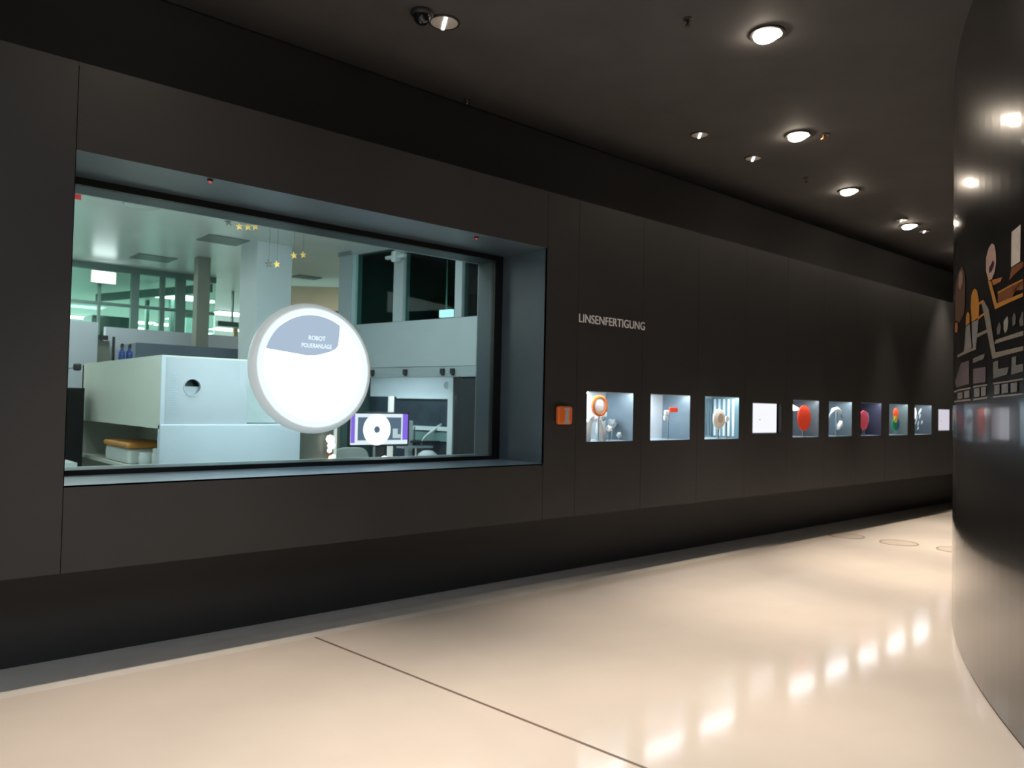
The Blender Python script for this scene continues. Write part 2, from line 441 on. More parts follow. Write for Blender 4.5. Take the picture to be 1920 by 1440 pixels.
c = thing('ceiling_camera', 'black dome camera on the dark ceiling beside the pale reflector lamp', 'camera', (2.76, 4.13, CEIL))
m = Matrix.Translation((2.76, 4.13, CEIL))
MB().lathe([(0.07, 0.0), (0.075, -0.02), (0.06, -0.03)], m, 28).build('base_ring', trimm, c, smooth=True)
MB().lathe([(0.058, -0.028), (0.05, -0.06), (0.03, -0.08), (0.001, -0.088)], m, 28).build('dome', mat('dome_black', (0.01, 0.012, 0.015), 0.08, var=0.1), c, smooth=True)
copper = mat('copper_rim', (0.75, 0.45, 0.22), 0.3, metal=1.0, var=0.1)
def head(x, y, label, m_, r=0.02, cat='sprinkler', name='sprinkler_head'):
    t = thing(name, label, cat, (x, y, CEIL))
    mx = Matrix.Translation((x, y, CEIL))
    MB().lathe([(0.001, 0.0), (r * 1.6, 0.0), (r * 1.5, -0.006), (r * 0.5, -0.008)], mx, 20).build('rosette', trimm, t, smooth=True)
    MB().lathe([(r * 0.45, -0.006), (r * 0.4, -0.03), (r * 0.5, -0.034), (0.001, -0.034)], mx, 16).build('nozzle', m_, t, smooth=True)
    MB().lathe([(0.001, -0.044), (r, -0.044), (r, -0.048), (0.001, -0.048)], mx, 16).build('deflector', m_, t)
head(6.709, 3.407, 'tiny copper-coloured spot head right of the second lit downlight', copper, 0.03, 'spotlight', 'small_spotlight')
head(7.828, 4.17, 'tiny sprinkler head between the grey reflector lamps and the third lit downlight', chrome)
head(4.078, 3.002, 'tiny dark sprinkler head left of the brightest downlight', trimm)
head(3.853, 5.06, 'tiny sprinkler head at the very edge of the ceiling above the show window', chrome)

# ---------------------------------------------------------------- rings let into the floor
ringm = mat('floor_ring', (0.30, 0.24, 0.18), 0.35, metal=0.3, var=0.1)
lidm = mat('floor_lid', (0.62, 0.54, 0.46), 0.2, var=0.03)
for x, y, lb in ((9.60, 4.53, 'round floor lid outlined in the cream floor, farthest left of three near the dark wall'),
                 (9.64, 3.91, 'round floor lid in the cream floor, the middle one of three'),
                 (9.72, 3.30, 'round floor lid half hidden by the black curved wall')):
    t = thing('floor_lid', lb, 'floor lid', (x, y, 0), 'round lids in a row across the floor')
    mx = Matrix.Translation((x, y, 0))
    MB().lathe([(0.198, 0.0), (0.200, 0.004), (0.212, 0.004), (0.214, 0.0)], mx, 48).build('ring', ringm, t)
    MB().lathe([(0.001, 0.002), (0.197, 0.002), (0.198, 0.0)], mx, 48).build('lid', lidm, t)

# ---------------------------------------------------------------- call point, lettering
t = thing('call_point', 'small orange alarm box with pale I-shaped mark on the dark wall beside the window', 'alarm box', (4.583, D, 1.40))
orange = mat('orange_plastic', (0.80, 0.16, 0.02), 0.4, var=0.06, scale=12)
MB().box(4.497, 4.668, D - 0.045, D, 1.403, 1.556).build('housing', orange, t, bevel=0.02, bseg=3)
greyp = mat('grey_print', (0.42, 0.38, 0.42), 0.4, var=0.1)
MB().box(4.560, 4.628, D - 0.0475, D - 0.045, 1.522, 1.542).box(4.575, 4.615, D - 0.0475, D - 0.045, 1.440, 1.522).box(4.560, 4.628, D - 0.0475, D - 0.045, 1.414, 1.440).build('mark', greyp, t)
letm = mat('letter_white', (0.85, 0.85, 0.88), 0.5, var=0.05)
lt = text_part('wall_lettering', 'LINSENFERTIGUNG', 0.105, face_wall(4.762, D - 0.004, 2.285), letm, loc=(4.762, D, 2.285), width=0.885)
tag(lt, 'raised pale lettering LINSENFERTIGUNG on the dark wall above the display cases', 'lettering')

# ---------------------------------------------------------------- display cases in the wall
DEP = 0.34
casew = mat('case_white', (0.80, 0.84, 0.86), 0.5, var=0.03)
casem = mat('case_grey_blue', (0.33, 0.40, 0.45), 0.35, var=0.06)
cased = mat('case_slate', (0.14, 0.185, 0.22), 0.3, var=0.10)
ledm = emat('case_led', (0.82, 0.94, 1.0), 130.0)
ledfront = emat('case_led_front', (0.86, 0.95, 1.0), 48.0)
def make_case(x0, x1, z0, z1, label, side=None, back=None, led=None, group='lit display cases in a row along the dark wall', barred=False):
    t = thing('display_case', label, 'display case', (x0, D, z0), group)
    sh = MB()
    y1 = D + DEP
    sh.quad((x0, D, z0), (x1, D, z0), (x1, y1, z0), (x0, y1, z0))
    sh.quad((x0, D, z1), (x0, y1, z1), (x1, y1, z1), (x1, D, z1))
    sh.quad((x0, D, z0), (x0, y1, z0), (x0, y1, z1), (x0, D, z1))
    sh.build('shell', casem, t)
    MB().box(x0, x1, y1, y1 + 0.01, z0, z1).build('back_panel', back or casew, t)
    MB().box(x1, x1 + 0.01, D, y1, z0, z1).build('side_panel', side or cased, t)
    MB().box(x0 + 0.02, x0 + 0.30, D + 0.27, D + 0.30, z1 - 0.012, z1 - 0.002).build('light_strip', led or ledm, t)
    MB().box(x0 + 0.02, x1 - 0.02, D + 0.012, D + 0.032, z1 - 0.004, z1 - 0.002).build('light_strip', ledfront, t)
    MB().box(x0, x1, D + 0.001, D + 0.005, z1 - 0.006, z1).build('top_lip', casem, t)
    if barred:
        for i in range(9):
            xx = x0 + 0.06 + i * 0.062
            MB().box(xx, xx + 0.022, y1 - 0.02, y1 - 0.012, z0 + 0.02, z1 - 0.02).build('bar', cased, t)
        for i in range(5):
            yy = D + 0.05 + i * 0.058
            MB().box(x1 - 0.010, x1 - 0.002, yy, yy + 0.026, z0 + 0.02, z1 - 0.02).build('bar', casew, t)
    return t
def round_piece(name, cx, cy, cz, r, th_, m_, label, cat, group=None, az=0.0, bulge=0.0):
    """round glass or disc standing upright, facing -Y"""
    o = MB()
    mx = Matrix.Translation((cx, cy, cz)) @ Matrix.Rotation(az, 4, 'Z') @ Matrix.Rotation(radians(90), 4, 'X')
    pr = [(0.001, th_ / 2 + bulge), (r * 0.5, th_ / 2 + bulge * 0.8), (r * 0.85, th_ / 2 + bulge * 0.3), (r, th_ / 2), (r, -th_ / 2), (0.001, -th_ / 2)]
    o = o.lathe(pr, mx, 40).build(name, m_, loc=(cx, cy, cz), smooth=False)
    if label: tag(o, label, cat, group)
    return o
def foot(cx, cy, z0, ztop, parent, m_=None):
    MB().box(cx - 0.008, cx + 0.008, cy - 0.008, cy + 0.008, z0, ztop).box(cx - 0.03, cx + 0.03, cy - 0.025, cy + 0.025, z0, z0 + 0.006).build('stand', m_ or chrome, parent)
C = CASES
z0, z1 = 1.252, 1.692
glassy = mat('milky_glass', (0.55, 0.62, 0.64), 0.15, var=0.2, scale=25)
whitep = mat('white_ceramic', (0.85, 0.87, 0.86), 0.4, var=0.04)
redp = mat('red_filter', (0.85, 0.07, 0.03), 0.35, var=0.04)
# 1
x0, x1 = C[0][:2]
make_case(*C[0], 'lit display case at the left end of the row, with white hands and orange ring')
rg = thing('magnifier', 'orange-rimmed round magnifier held upright in the leftmost display case', 'magnifier', (x0 + 0.21, D + 0.05, z0))
mx = Matrix.Translation((x0 + 0.215, D + 0.05, z0 + 0.315)) @ Matrix.Rotation(radians(90), 4, 'X')
MB().lathe([(0.078, -0.012), (0.094, -0.012), (0.094, 0.012), (0.078, 0.012)], mx, 40, close=True).build('rim', orange, rg)
MB().lathe([(0.001, 0.006), (0.05, 0.004), (0.078, 0.0), (0.05, -0.004), (0.001, -0.006)], mx, 40).build('lens', whitep, rg)
MB().tube([(x0 + 0.215, D + 0.055, z0 + 0.225), (x0 + 0.215, D + 0.06, z0)], 0.006).build('stand', chrome, rg)
def holding_hand(cx, cy, zb, mirror, label):
    t = thing('hand_model', label, 'hand model', (cx, cy, zb), 'white hand models in the leftmost case')
    s = -1 if mirror else 1
    MB().tube([(cx, cy, zb), (cx + 0.01 * s, cy, zb + 0.09), (cx + 0.03 * s, cy - 0.005, zb + 0.15), (cx + 0.04 * s, cy - 0.01, zb + 0.19)], [0.05, 0.045, 0.032, 0.024], 12).build('palm', whitep, t, smooth=True)
    palm = t.children[0]
    for i in range(4):
        a = 0.25 + 0.22 * i
        p0 = Vector((cx + (0.030 + 0.006 * i) * s, cy - 0.01 + 0.012 * i, zb + 0.175))
        p1 = p0 + Vector((0.02 * s * (1 + i * 0.3), -0.015, 0.035 - 0.006 * i)); p2 = p1 + Vector((0.022 * s, -0.012, 0.012 - 0.008 * i))
        MB().tube([p0, p1, p2], [0.0085, 0.0075, 0.006], 8).build('finger', whitep, palm, smooth=True)
    MB().tube([(cx + 0.02 * s, cy - 0.02, zb + 0.13), (cx + 0.05 * s, cy - 0.035, zb + 0.17), (cx + 0.06 * s, cy - 0.035, zb + 0.2)], [0.011, 0.009, 0.007], 8).build('thumb', whitep, palm, smooth=True)
holding_hand(x0 + 0.09, D + 0.10, z0, False, 'white model hand reaching up to the orange ring from its left')
holding_hand(x0 + 0.30, D + 0.10, z0, True, 'white model hand under the right of the orange ring')
for i, (dx, dy, dz, s, lb) in enumerate(((0.42, 0.22, 0.22, 0.06, 'cloudy lump of raw glass, biggest of the pieces right of the orange ring'),
                                 (0.56, 0.20, 0.15, 0.045, 'cloudy lump of raw glass at the right side of the leftmost case'),
                                 (0.36, 0.06, 0.11, 0.03, 'bright white ceramic nugget low in the middle of the leftmost case'),
                                 (0.50, 0.06, 0.05, 0.026, 'small pale glass nugget at the bottom right of the leftmost case'))):
    bm = bmesh.new(); bmesh.ops.create_icosphere(bm, subdivisions=2, radius=s)
    for v in bm.verts: v.co *= 1 + random.uniform(-0.22, 0.22)
    me = bpy.data.meshes.new('glass_nugget'); bm.to_mesh(me); bm.free(); me.materials.append(whitep if i == 2 else glassy)
    o = bpy.data.objects.new('glass_nugget', me); COL.objects.link(o); o.location = (x0 + dx, D + dy, z0 + dz)
    tag(o, lb, 'glass piece', 'raw glass pieces in the leftmost case')
    MB().box(x0 + dx - 0.003, x0 + dx + 0.003, D + dy - 0.003, D + dy + 0.003, z0, z0 + dz).build('pin', chrome, o)
# 2
x0, x1 = C[1][:2]
make_case(*C[1], 'lit display case with a small red tag, second from the left')
tg = thing('test_gauge', 'small red tag on white clips hanging in the second display case', 'gauge', (x0 + 0.34, D + 0.06, z0))
MB().box(x0 + 0.36, x0 + 0.49, D + 0.05, D + 0.06, z0 + 0.27, z0 + 0.315).build('red_tag', redp, tg, bevel=0.004)
MB().box(x0 + 0.29, x0 + 0.35, D + 0.045, D + 0.07, z0 + 0.24, z0 + 0.285).box(x0 + 0.28, x0 + 0.32, D + 0.045, D + 0.07, z0 + 0.19, z0 + 0.235).build('clip', whitep, tg, bevel=0.008)
MB().tube([(x0 + 0.37, D + 0.06, z0 + 0.27), (x0 + 0.35, D + 0.06, z0 + 0.2), (x0 + 0.35, D + 0.06, z0)], 0.006).build('stand', chrome, tg)
bk = mat('black_knob', (0.02, 0.02, 0.025), 0.4, var=0.1)
o = MB().tube([(x0 + 0.0, D + 0.12, z0 + 0.19), (x0 + 0.05, D + 0.10, z0 + 0.2), (x0 + 0.09, D + 0.09, z0 + 0.21)], [0.035, 0.02, 0.008], 10).build('pointer_knob', bk, loc=(x0, D + 0.12, z0 + 0.19), smooth=True)
tag(o, 'black tapered knob on the left side of the second display case', 'knob')
# 3
x0, x1 = C[2][:2]
make_case(*C[2], 'lit display case lined with vertical bars, third from the left', side=mat('case_teal', (0.14, 0.26, 0.30), 0.3, var=0.06), back=mat('case_pale_teal', (0.45, 0.62, 0.66), 0.4, var=0.05), barred=True)
ivory = mat('ivory_disc', (0.90, 0.86, 0.78), 0.4, var=0.04, scale=14)
def standing(name, cx, cy, cz, r, m_, label, cat, bulge=0.0, group=None, th_=0.012):
    t = thing(name, label, cat, (cx, cy, z0), group)
    mx_ = Matrix.Translation((cx, cy, cz)) @ Matrix.Rotation(radians(90), 4, 'X')
    MB().lathe([(0.001, th_ / 2 + bulge), (r * 0.5, th_ / 2 + bulge * 0.8), (r * 0.85, th_ / 2 + bulge * 0.3), (r, th_ / 2), (r, -th_ / 2), (0.001, -th_ / 2)], mx_, 44).build('disc', m_, t)
    foot(cx, cy + 0.01, z0, cz - r * 0.9, t)
    return t
t = standing('ivory_lens', x0 + 0.315, D + 0.045, z0 + 0.205, 0.105, ivory, 'round ivory-coloured disc standing before vertical bars in the third display case', 'lens', 0.015)
MB().lathe([(0.001, 0.0), (0.05, 0.0), (0.05, 0.003), (0.001, 0.003)], Matrix.Translation((x0 + 0.31, D + 0.022, z0 + 0.215)) @ Matrix.Rotation(radians(90), 4, 'X'), 30).build('centre_mark', mat('ivory_dark', (0.62, 0.55, 0.46), 0.5, var=0.2, scale=40), t)
standing('pale_lens', x0 + 0.485, D + 0.06, z0 + 0.205, 0.032, whitep, 'small pale lens right of the ivory disc in the barred case', 'lens')
# 4, 10: screens
scrm = emat('screen_white', (0.90, 0.91, 1.0), 1.05)
scrm2 = emat('screen_lilac', (0.80, 0.76, 0.86), 0.80)
grm = mat('screen_print', (0.5, 0.5, 0.55), 0.5, var=0.2)
def screen(k, label, m_):
    a, b, c_, d_ = C[k]
    t = thing('wall_screen', label, 'screen', (a, D, c_), 'white screens set into the row of cases')
    MB().quad((a, D, c_), (b, D, c_), (b, D + 0.05, c_), (a, D + 0.05, c_)).quad((a, D, d_), (a, D + 0.05, d_), (b, D + 0.05, d_), (b, D, d_)).quad((a, D, c_), (a, D + 0.05, c_), (a, D + 0.05, d_), (a, D, d_)).quad((b, D, c_), (b, D, d_), (b, D + 0.05, d_), (b, D + 0.05, c_)).build('recess', blackm, t)
    MB().box(a, b, D + 0.05, D + 0.06, c_, d_).build('bezel', blackm, t)
    MB().box(a + 0.004, b - 0.03, D + 0.044, D + 0.05, c_ + 0.008, d_ - 0.004).build('display', m_, t)
    MB().box(a + 0.2, a + 0.23, D + 0.043, D + 0.044, c_ + 0.15, c_ + 0.158).build('faint_mark', grm, t)
screen(3, 'bright white screen in the wall between the barred case and the red disc case', scrm)
screen(9, 'small lilac-white screen at the far end of the row, beside the curved wall', scrm2)
# 5
x0, x1 = C[4][:2]
dimled = emat('case_led_dim', (0.80, 0.92, 1.0), 30.0)
slate = mat('case_grey', (0.10, 0.11, 0.12), 0.35, var=0.06)
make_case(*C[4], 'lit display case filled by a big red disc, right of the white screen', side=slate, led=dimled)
standing('red_filter_disc', x0 + 0.355, D + 0.05, z0 + 0.225, 0.152, redp, 'big bright red disc standing in the case right of the white screen', 'disc')
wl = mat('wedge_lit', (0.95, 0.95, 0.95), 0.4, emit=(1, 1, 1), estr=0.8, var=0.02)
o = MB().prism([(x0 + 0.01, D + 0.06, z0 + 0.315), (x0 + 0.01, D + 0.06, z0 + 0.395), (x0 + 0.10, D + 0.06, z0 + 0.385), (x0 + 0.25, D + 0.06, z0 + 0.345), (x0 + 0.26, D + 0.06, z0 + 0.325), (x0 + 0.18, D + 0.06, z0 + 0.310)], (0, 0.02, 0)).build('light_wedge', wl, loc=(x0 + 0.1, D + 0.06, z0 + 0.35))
tag(o, 'glowing white wedge pointing at the big red disc', 'light')
standing('lilac_lens', x0 + 0.12, D + 0.12, z0 + 0.19, 0.09, mat('lilac_glass', (0.42, 0.40, 0.50), 0.3, var=0.08), 'lilac-grey lens left of and behind the big red disc', 'lens', 0.02)
# 6
x0, x1 = C[5][:2]
make_case(*C[5], 'lit grey-blue display case with a pale arch, right of the red disc case', side=mat('case_steel', (0.13, 0.165, 0.19), 0.35, var=0.06), led=dimled)
arcpts = [(x0 + 0.10, D + 0.06, z0 + 0.20), (x0 + 0.16, D + 0.06, z0 + 0.27), (x0 + 0.23, D + 0.06, z0 + 0.335), (x0 + 0.33, D + 0.06, z0 + 0.345), (x0 + 0.42, D + 0.06, z0 + 0.31), (x0 + 0.47, D + 0.06, z0 + 0.24), (x0 + 0.49, D + 0.06, z0 + 0.17)]
palegl = mat('pale_glass', (0.60, 0.70, 0.74), 0.25, var=0.06)
t = thing('glass_arch', 'pale curved glass arch over a white stub in the grey-blue case', 'glass arch', (x0 + 0.3, D + 0.06, z0))
MB().tube(arcpts, [0.004, 0.014, 0.024, 0.028, 0.024, 0.014, 0.005], 10).build('arch', palegl, t, smooth=True)
foot(x0 + 0.33, D + 0.065, z0, z0 + 0.33, t)
o = MB().tube([(x0 + 0.35, D + 0.05, z0 + 0.085), (x0 + 0.40, D + 0.05, z0 + 0.14), (x0 + 0.42, D + 0.05, z0 + 0.19)], [0.012, 0.034, 0.02], 10).build('white_stub', whitep, t, smooth=True)
# 7
x0, x1 = C[6][:2]
pink = mat('pink_filter', (0.72, 0.10, 0.16), 0.35, var=0.12, scale=10)
viol = mat('case_violet', (0.05, 0.05, 0.085), 0.4, var=0.15, scale=4)
make_case(*C[6], 'dim violet display case with a crimson disc', side=viol, back=viol, led=emat('case_led_violet', (0.62, 0.66, 1.0), 6.0))
standing('crimson_disc', x0 + 0.20, D + 0.05, z0 + 0.205, 0.130, pink, 'crimson disc standing in the dim violet display case', 'disc')
standing('violet_lens', x0 + 0.45, D + 0.14, z0 + 0.22, 0.10, mat('violet_glass', (0.30, 0.34, 0.50), 0.3, var=0.1), 'hazy violet lens behind and right of the crimson disc', 'lens', 0.02)
# 8
x0, x1 = C[7][:2]
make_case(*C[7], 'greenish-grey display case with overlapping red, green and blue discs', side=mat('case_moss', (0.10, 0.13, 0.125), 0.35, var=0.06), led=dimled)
for nm, dx, dz, r, cc, lb, yy in (('red_colour_disc', 0.36, 0.295, 0.085, (0.85, 0.10, 0.03), 'red disc, uppermost of the overlapping coloured discs', 0.060),
                          ('green_colour_disc', 0.29, 0.145, 0.085, (0.01, 0.38, 0.20), 'green disc, lower left of the overlapping coloured discs', 0.044),
                          ('blue_colour_disc', 0.43, 0.155, 0.085, (0.04, 0.06, 0.35), 'dark blue disc, lower right of the overlapping coloured discs', 0.074),
                          ('yellow_colour_disc', 0.29, 0.225, 0.05, (0.75, 0.62, 0.06), 'small yellow disc where the red and green discs overlap', 0.030)):
    o = round_piece(nm, x0 + dx, D + yy, z0 + dz, r, 0.006, mat(nm + '_mat', cc, 0.35, var=0.03), lb, 'disc', 'coloured discs overlapping in one case')
    MB().box(x0 + dx - 0.003, x0 + dx + 0.003, D + yy + 0.003, D + yy + 0.008, z0, z0 + dz - r * 0.5).build('stand', chrome, o)
# 9
x0, x1 = C[8][:2]
make_case(*C[8], 'display case with scattered glass splinters and a white glow, next to last of the row', side=mat('case_charcoal', (0.07, 0.085, 0.10), 0.3, var=0.1), led=dimled)
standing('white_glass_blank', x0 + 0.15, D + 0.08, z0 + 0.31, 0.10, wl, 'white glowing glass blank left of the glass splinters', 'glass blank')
SPL = ('longest glass splinter, upper middle of the next-to-last case', 'bright glass splinter left of centre in the next-to-last case', 'glass splinter just right of centre in the next-to-last case',
       'leftmost low glass splinter in the next-to-last case', 'rightmost glass splinter of the next-to-last case', 'glass splinter below the centre of the next-to-last case',
       'lowest, small glass splinter in the next-to-last case', 'topmost small glass splinter in the next-to-last case')
for i, (dx, dz, l) in enumerate(((0.33, 0.33, 0.11), (0.26, 0.24, 0.09), (0.40, 0.27, 0.08), (0.20, 0.18, 0.08), (0.45, 0.18, 0.07), (0.34, 0.16, 0.09), (0.28, 0.09, 0.06), (0.40, 0.36, 0.07))):
    a = 0.9 + 0.1 * (i % 3)
    p = Vector((x0 + dx, D + 0.06 + 0.01 * (i % 3), z0 + dz)); d_ = Vector((cos(a), 0, sin(a))) * l / 2; q = Vector((-sin(a), 0, cos(a))) * 0.014
    o = MB().prism([p - d_, p + q, p + d_, p - q], (0, 0.006, 0)).build('glass_splinter', whitep if i % 2 == 0 else palegl, loc=tuple(p))
    tag(o, SPL[i], 'glass splinter', 'glass splinters in the next-to-last case')

# ---------------------------------------------------------------- round lit display on the show window
t = thing('round_display', 'big round glowing white display with a frosted rim, mounted on the show window glass', 'display', (2.55, YI, 1.33))
mx = Matrix.Translation((2.548, YI - 0.005, 1.787)) @ Matrix.Rotation(radians(90 - 5), 4, 'X')
rimm = mat('frosted_rim', (0.70, 0.76, 0.76), 0.35, emit=(0.80, 0.92, 0.95), estr=0.30, var=0.03)
glow = emat('display_ring', (0.80, 0.93, 1.0), 1.15)
facem = emat('display_white', (0.84, 0.95, 1.0), 8.0)
greyf = emat('display_reflection', (0.42, 0.53, 0.66), 1.0)
# rim profile (radius, height towards the visitor)
MB().lathe([(0.40, 0.0), (0.455, 0.0), (0.468, 0.02), (0.470, 0.05), (0.460, 0.075), (0.438, 0.09), (0.425, 0.088), (0.425, 0.07)], mx, 72).build('frosted_rim', rimm, t, smooth=True)
MB().lathe([(0.425, 0.082), (0.424, 0.096), (0.40, 0.102), (0.384, 0.094), (0.384, 0.084)], mx, 72).build('glowing_ring', glow, t, smooth=True)
MB().lathe([(0.001, 0.084), (0.385, 0.084), (0.385, 0.078), (0.001, 0.078)], mx, 72).build('white_field', facem, t)
# grey reflection drawn as a dim glowing patch on the face above the slanting line
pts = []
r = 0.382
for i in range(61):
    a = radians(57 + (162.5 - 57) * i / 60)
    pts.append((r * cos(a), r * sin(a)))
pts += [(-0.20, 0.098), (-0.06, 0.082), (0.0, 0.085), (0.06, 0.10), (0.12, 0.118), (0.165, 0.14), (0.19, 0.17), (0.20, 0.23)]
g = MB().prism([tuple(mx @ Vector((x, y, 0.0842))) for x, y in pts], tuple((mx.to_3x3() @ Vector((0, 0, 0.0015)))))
g.build('grey_reflection', greyf, t)
lm = emat('display_letters', (0.80, 0.95, 1.0), 1.3)
def face_text(s, x, y, size, w):
    m_ = mx @ Matrix.Translation((x, y, 0.0875)); return text_part('display_text', s, size, m_, lm, t, 0.0006, width=w)
face_text('ROBOT', -0.045, 0.198, 0.045, 0.13)
face_text('POLIERANLAGE', -0.10, 0.142, 0.045, 0.235)

# small red pilot lamps under the head of the reveal
pil = mat('pilot_red', (0.55, 0.06, 0.05), 0.4, emit=(1, 0.12, 0.1), estr=0.35, var=0.1)
for x, y, lb in ((1.618, 4.64, 'tiny red pilot sensor under the window head, left of centre'), (3.70, 4.70, 'tiny reddish sensor under the window head near its right end')):
    s_ = thing('pilot_sensor', lb, 'sensor', (x, y, WZ1))
    mxs = Matrix.Translation((x, y, WZ1))
    MB().lathe([(0.018, 0.0), (0.016, -0.01), (0.001, -0.012)], mxs, 16).build('base', blackm, s_)
    MB().lathe([(0.009, -0.010), (0.008, -0.020), (0.001, -0.024)], mxs, 16).build('lens', pil, s_, smooth=True)

# ================================================================ laboratory behind the glass
LC = 3.3
LY = YI + 0.24
struct(MB().box(-2, 12.5, LY, 27, -0.1, 0.0).build('floor', labfloor))
struct(MB().box(-2, 12.5, LY, 27, LC, LC + 0.1).build('ceiling', labceil))
lw = MB()
lw.box(-2, WX0, LY, LY + 0.002, 0, LC); lw.box(FX1, 12.5, LY, LY + 0.002, 0, LC)
lw.box(WX0, FX1, LY, LY + 0.02, 0, FZ0); lw.box(WX0, FX1, LY, LY + 0.02, FZ1, LC)
struct(lw.build('wall_lab_front', labwhite))
struct(MB().box(-2.1, -2, LY, 27, 0, LC).build('wall_lab_left', labwhite))
struct(MB().box(12.5, 12.6, LY, 27, 0, LC).build('wall_lab_right', labwhite))
farw = mat('lab_far_wall', (0.66, 0.78, 0.73), 0.5, var=0.05, scale=0.7)
struct(MB().box(-2, 12.5, 27, 27.1, 0, LC).build('wall_lab_back', farw))

# ceiling luminaires in view (far room) and the ones over the window zone
lumi = emat('luminaire_on', (0.86, 1.0, 0.97), 9.0)
lframe = mat('luminaire_frame', (0.6, 0.62, 0.6), 0.4, var=0.03)
def luminaire(x, y, w, d, label, power=0):
    t = thing('ceiling_luminaire', label, 'ceiling light', (x, y, LC), 'flat lit panels under the laboratory ceiling')
    MB().box(x - w / 2 - 0.02, x + w / 2 + 0.02, y - d / 2 - 0.02, y + d / 2 + 0.02, LC - 0.015, LC).build('frame', lframe, t)
    MB().box(x - w / 2, x + w / 2, y - d / 2, y + d / 2, LC - 0.022, LC - 0.015).build('diffuser', lumi, t)
    if power: area_light('panel_light', (x, y, LC - 0.03), (w, d), power, COOL, parent=t)
    return t
for x, y, w, d, lb in ((4.30, 13.6, 0.62, 0.62, 'nearest lit ceiling panel seen through the green glass partition'),
                   (5.54, 17.2, 0.6, 0.6, 'lit ceiling panel behind and right of the nearest one'),
                   (5.15, 18.9, 0.45, 0.6, 'left one of two small lit panels side by side behind the mullion'),
                   (5.72, 18.9, 0.45, 0.6, 'right one of two small lit panels side by side behind the mullion'),
                   (5.15, 20.6, 1.1, 0.6, 'wide lit ceiling strip low behind the left glass bays'),
                   (6.85, 22.2, 0.5, 0.6, 'small lit panel low beside the cream pillar'),
                   (7.1, 20.6, 0.4, 0.5, 'faint small lit panel beside the cream pillar, above the lowest one'),
                   (3.69, 18.9, 0.6, 0.6, 'lit panel at the far left edge of the window view'),
                   (5.85, 15.4, 0.65, 0.6, 'uppermost of three lit panels stacked in the bay left of the white pillar'),
                   (7.15, 18.9, 0.75, 0.6, 'middle of three lit panels stacked in the bay left of the white pillar'),
                   (8.65, 22.8, 0.9, 0.7, 'lowest of three lit panels stacked in the bay left of the white pillar')):
    luminaire(x, y, w, d, lb)
area_light('far_room_light', (5, 19, 3.2), (8, 9), 1000, (0.80, 1.0, 0.94))
for x, y, p_, lb in ((1.2, 5.72, 27, 'lit ceiling panel hidden above the window head at its left half'), (3.2, 5.72, 16, 'lit ceiling panel hidden above the window head at its right half')):
    luminaire(x, y, 1.2, 0.5, lb, p_)
area_light('lab_room_light', (1.0, 10.0, 3.25), (2.5, 1.6), 70, (0.95, 1.0, 0.97))

# grey ventilation squares and a flush detector on the ceiling
ventm = mat('vent_grey', (0.20, 0.23, 0.22), 0.5, var=0.06, scale=20)
for x0v, y0v, x1v, y1v, lb in ((2.87, 8.20, 3.31, 8.60, 'grey square ceiling vent, the nearer one, left of the hanging stars'),
                           (2.64, 9.94, 3.10, 10.33, 'grey square ceiling vent farther back above the green glass'),
                           (4.70, 9.9, 5.05, 10.15, 'faint grey ceiling vent between the white pillars')):
    v = thing('ceiling_vent', lb, 'vent', (x0v, y0v, LC), 'square vents flush in the laboratory ceiling')
    MB().box(x0v, x1v, y0v, y1v, LC - 0.01, LC).build('plate', ventm, v)
d_ = thing('smoke_detector', 'flat white round detector with a dark edge on the laboratory ceiling near the window head', 'detector', (1.98, 7.34, LC))
mxs = Matrix.Translation((1.98, 7.34, LC))
MB().lathe([(0.16, 0.0), (0.15, -0.03), (0.09, -0.05), (0.001, -0.055)], mxs, 36).build('cover', labwhite, d_, smooth=True)
MB().lathe([(0.165, 0.0), (0.172, -0.012), (0.160, -0.014)], mxs, 36).build('edge_ring', ventm, d_)
red = mat('sign_red', (0.75, 0.03, 0.03), 0.5, var=0.05)
s_ = MB().box(1.39, 1.477, 7.30, 7.31, 3.22, 3.285).build('red_sign', red, loc=(1.47, 7.3, 3.2)); tag(s_, 'small red sign at the upper left corner of the window view', 'sign')
MB().box(1.425, 1.435, 7.302, 7.308, 3.285, LC).build('hanger', chrome, s_)

# bright light box at upper left with its duct
t = thing('light_box', 'glaring white rectangular light box high at the left, under a dark glass beam', 'light box', (2.50, 11.0, 3.0))
MB().box(2.37, 2.67, 11.0, 11.05, 3.03, 3.19).build('housing', lframe, t)
MB().box(2.385, 2.655, 10.99, 11.0, 3.04, 3.18).build('lit_face', emat('lightbox_on', (0.9, 1.0, 1.0), 6.0), t)
t['label'] = 'glaring white rectangular light box high at the left under the glass beam'

# glass partition across the room
gp = thing('glass_partition', 'green-tinted glass partition with thin grey mullions across the laboratory at the left', 'glass partition', (2.9, 11.1, 0))
greensteel = mat('mullion_grey_green', (0.16, 0.24, 0.22), 0.4, var=0.06)
MB().box(1.2, 4.0, 11.08, 11.16, 3.22, LC).build('head_beam', greensteel, gp)
MB().box(1.2, 4.0, 11.10, 11.14, 2.76, 2.80).build('transom', greensteel, gp)
for xa, w in ((2.50, 0.03), (2.93, 0.10), (3.28, 0.06), (3.52, 0.13), (2.08, 0.04)):
    MB().box(xa - w / 2, xa + w / 2, 11.09, 11.15, 0, LC - 0.08).build('mullion', greensteel, gp)
greeng = glassmat('green_glass', (0.76, 0.92, 0.86), 0.0, 1.45)
MB().box(1.2, 4.0, 11.115, 11.125, 0.02, 3.22).build('glass_pane', greeng, gp)
dg = mat('dark_green_cabinet', (0.035, 0.10, 0.08), 0.4, var=0.15, scale=2)
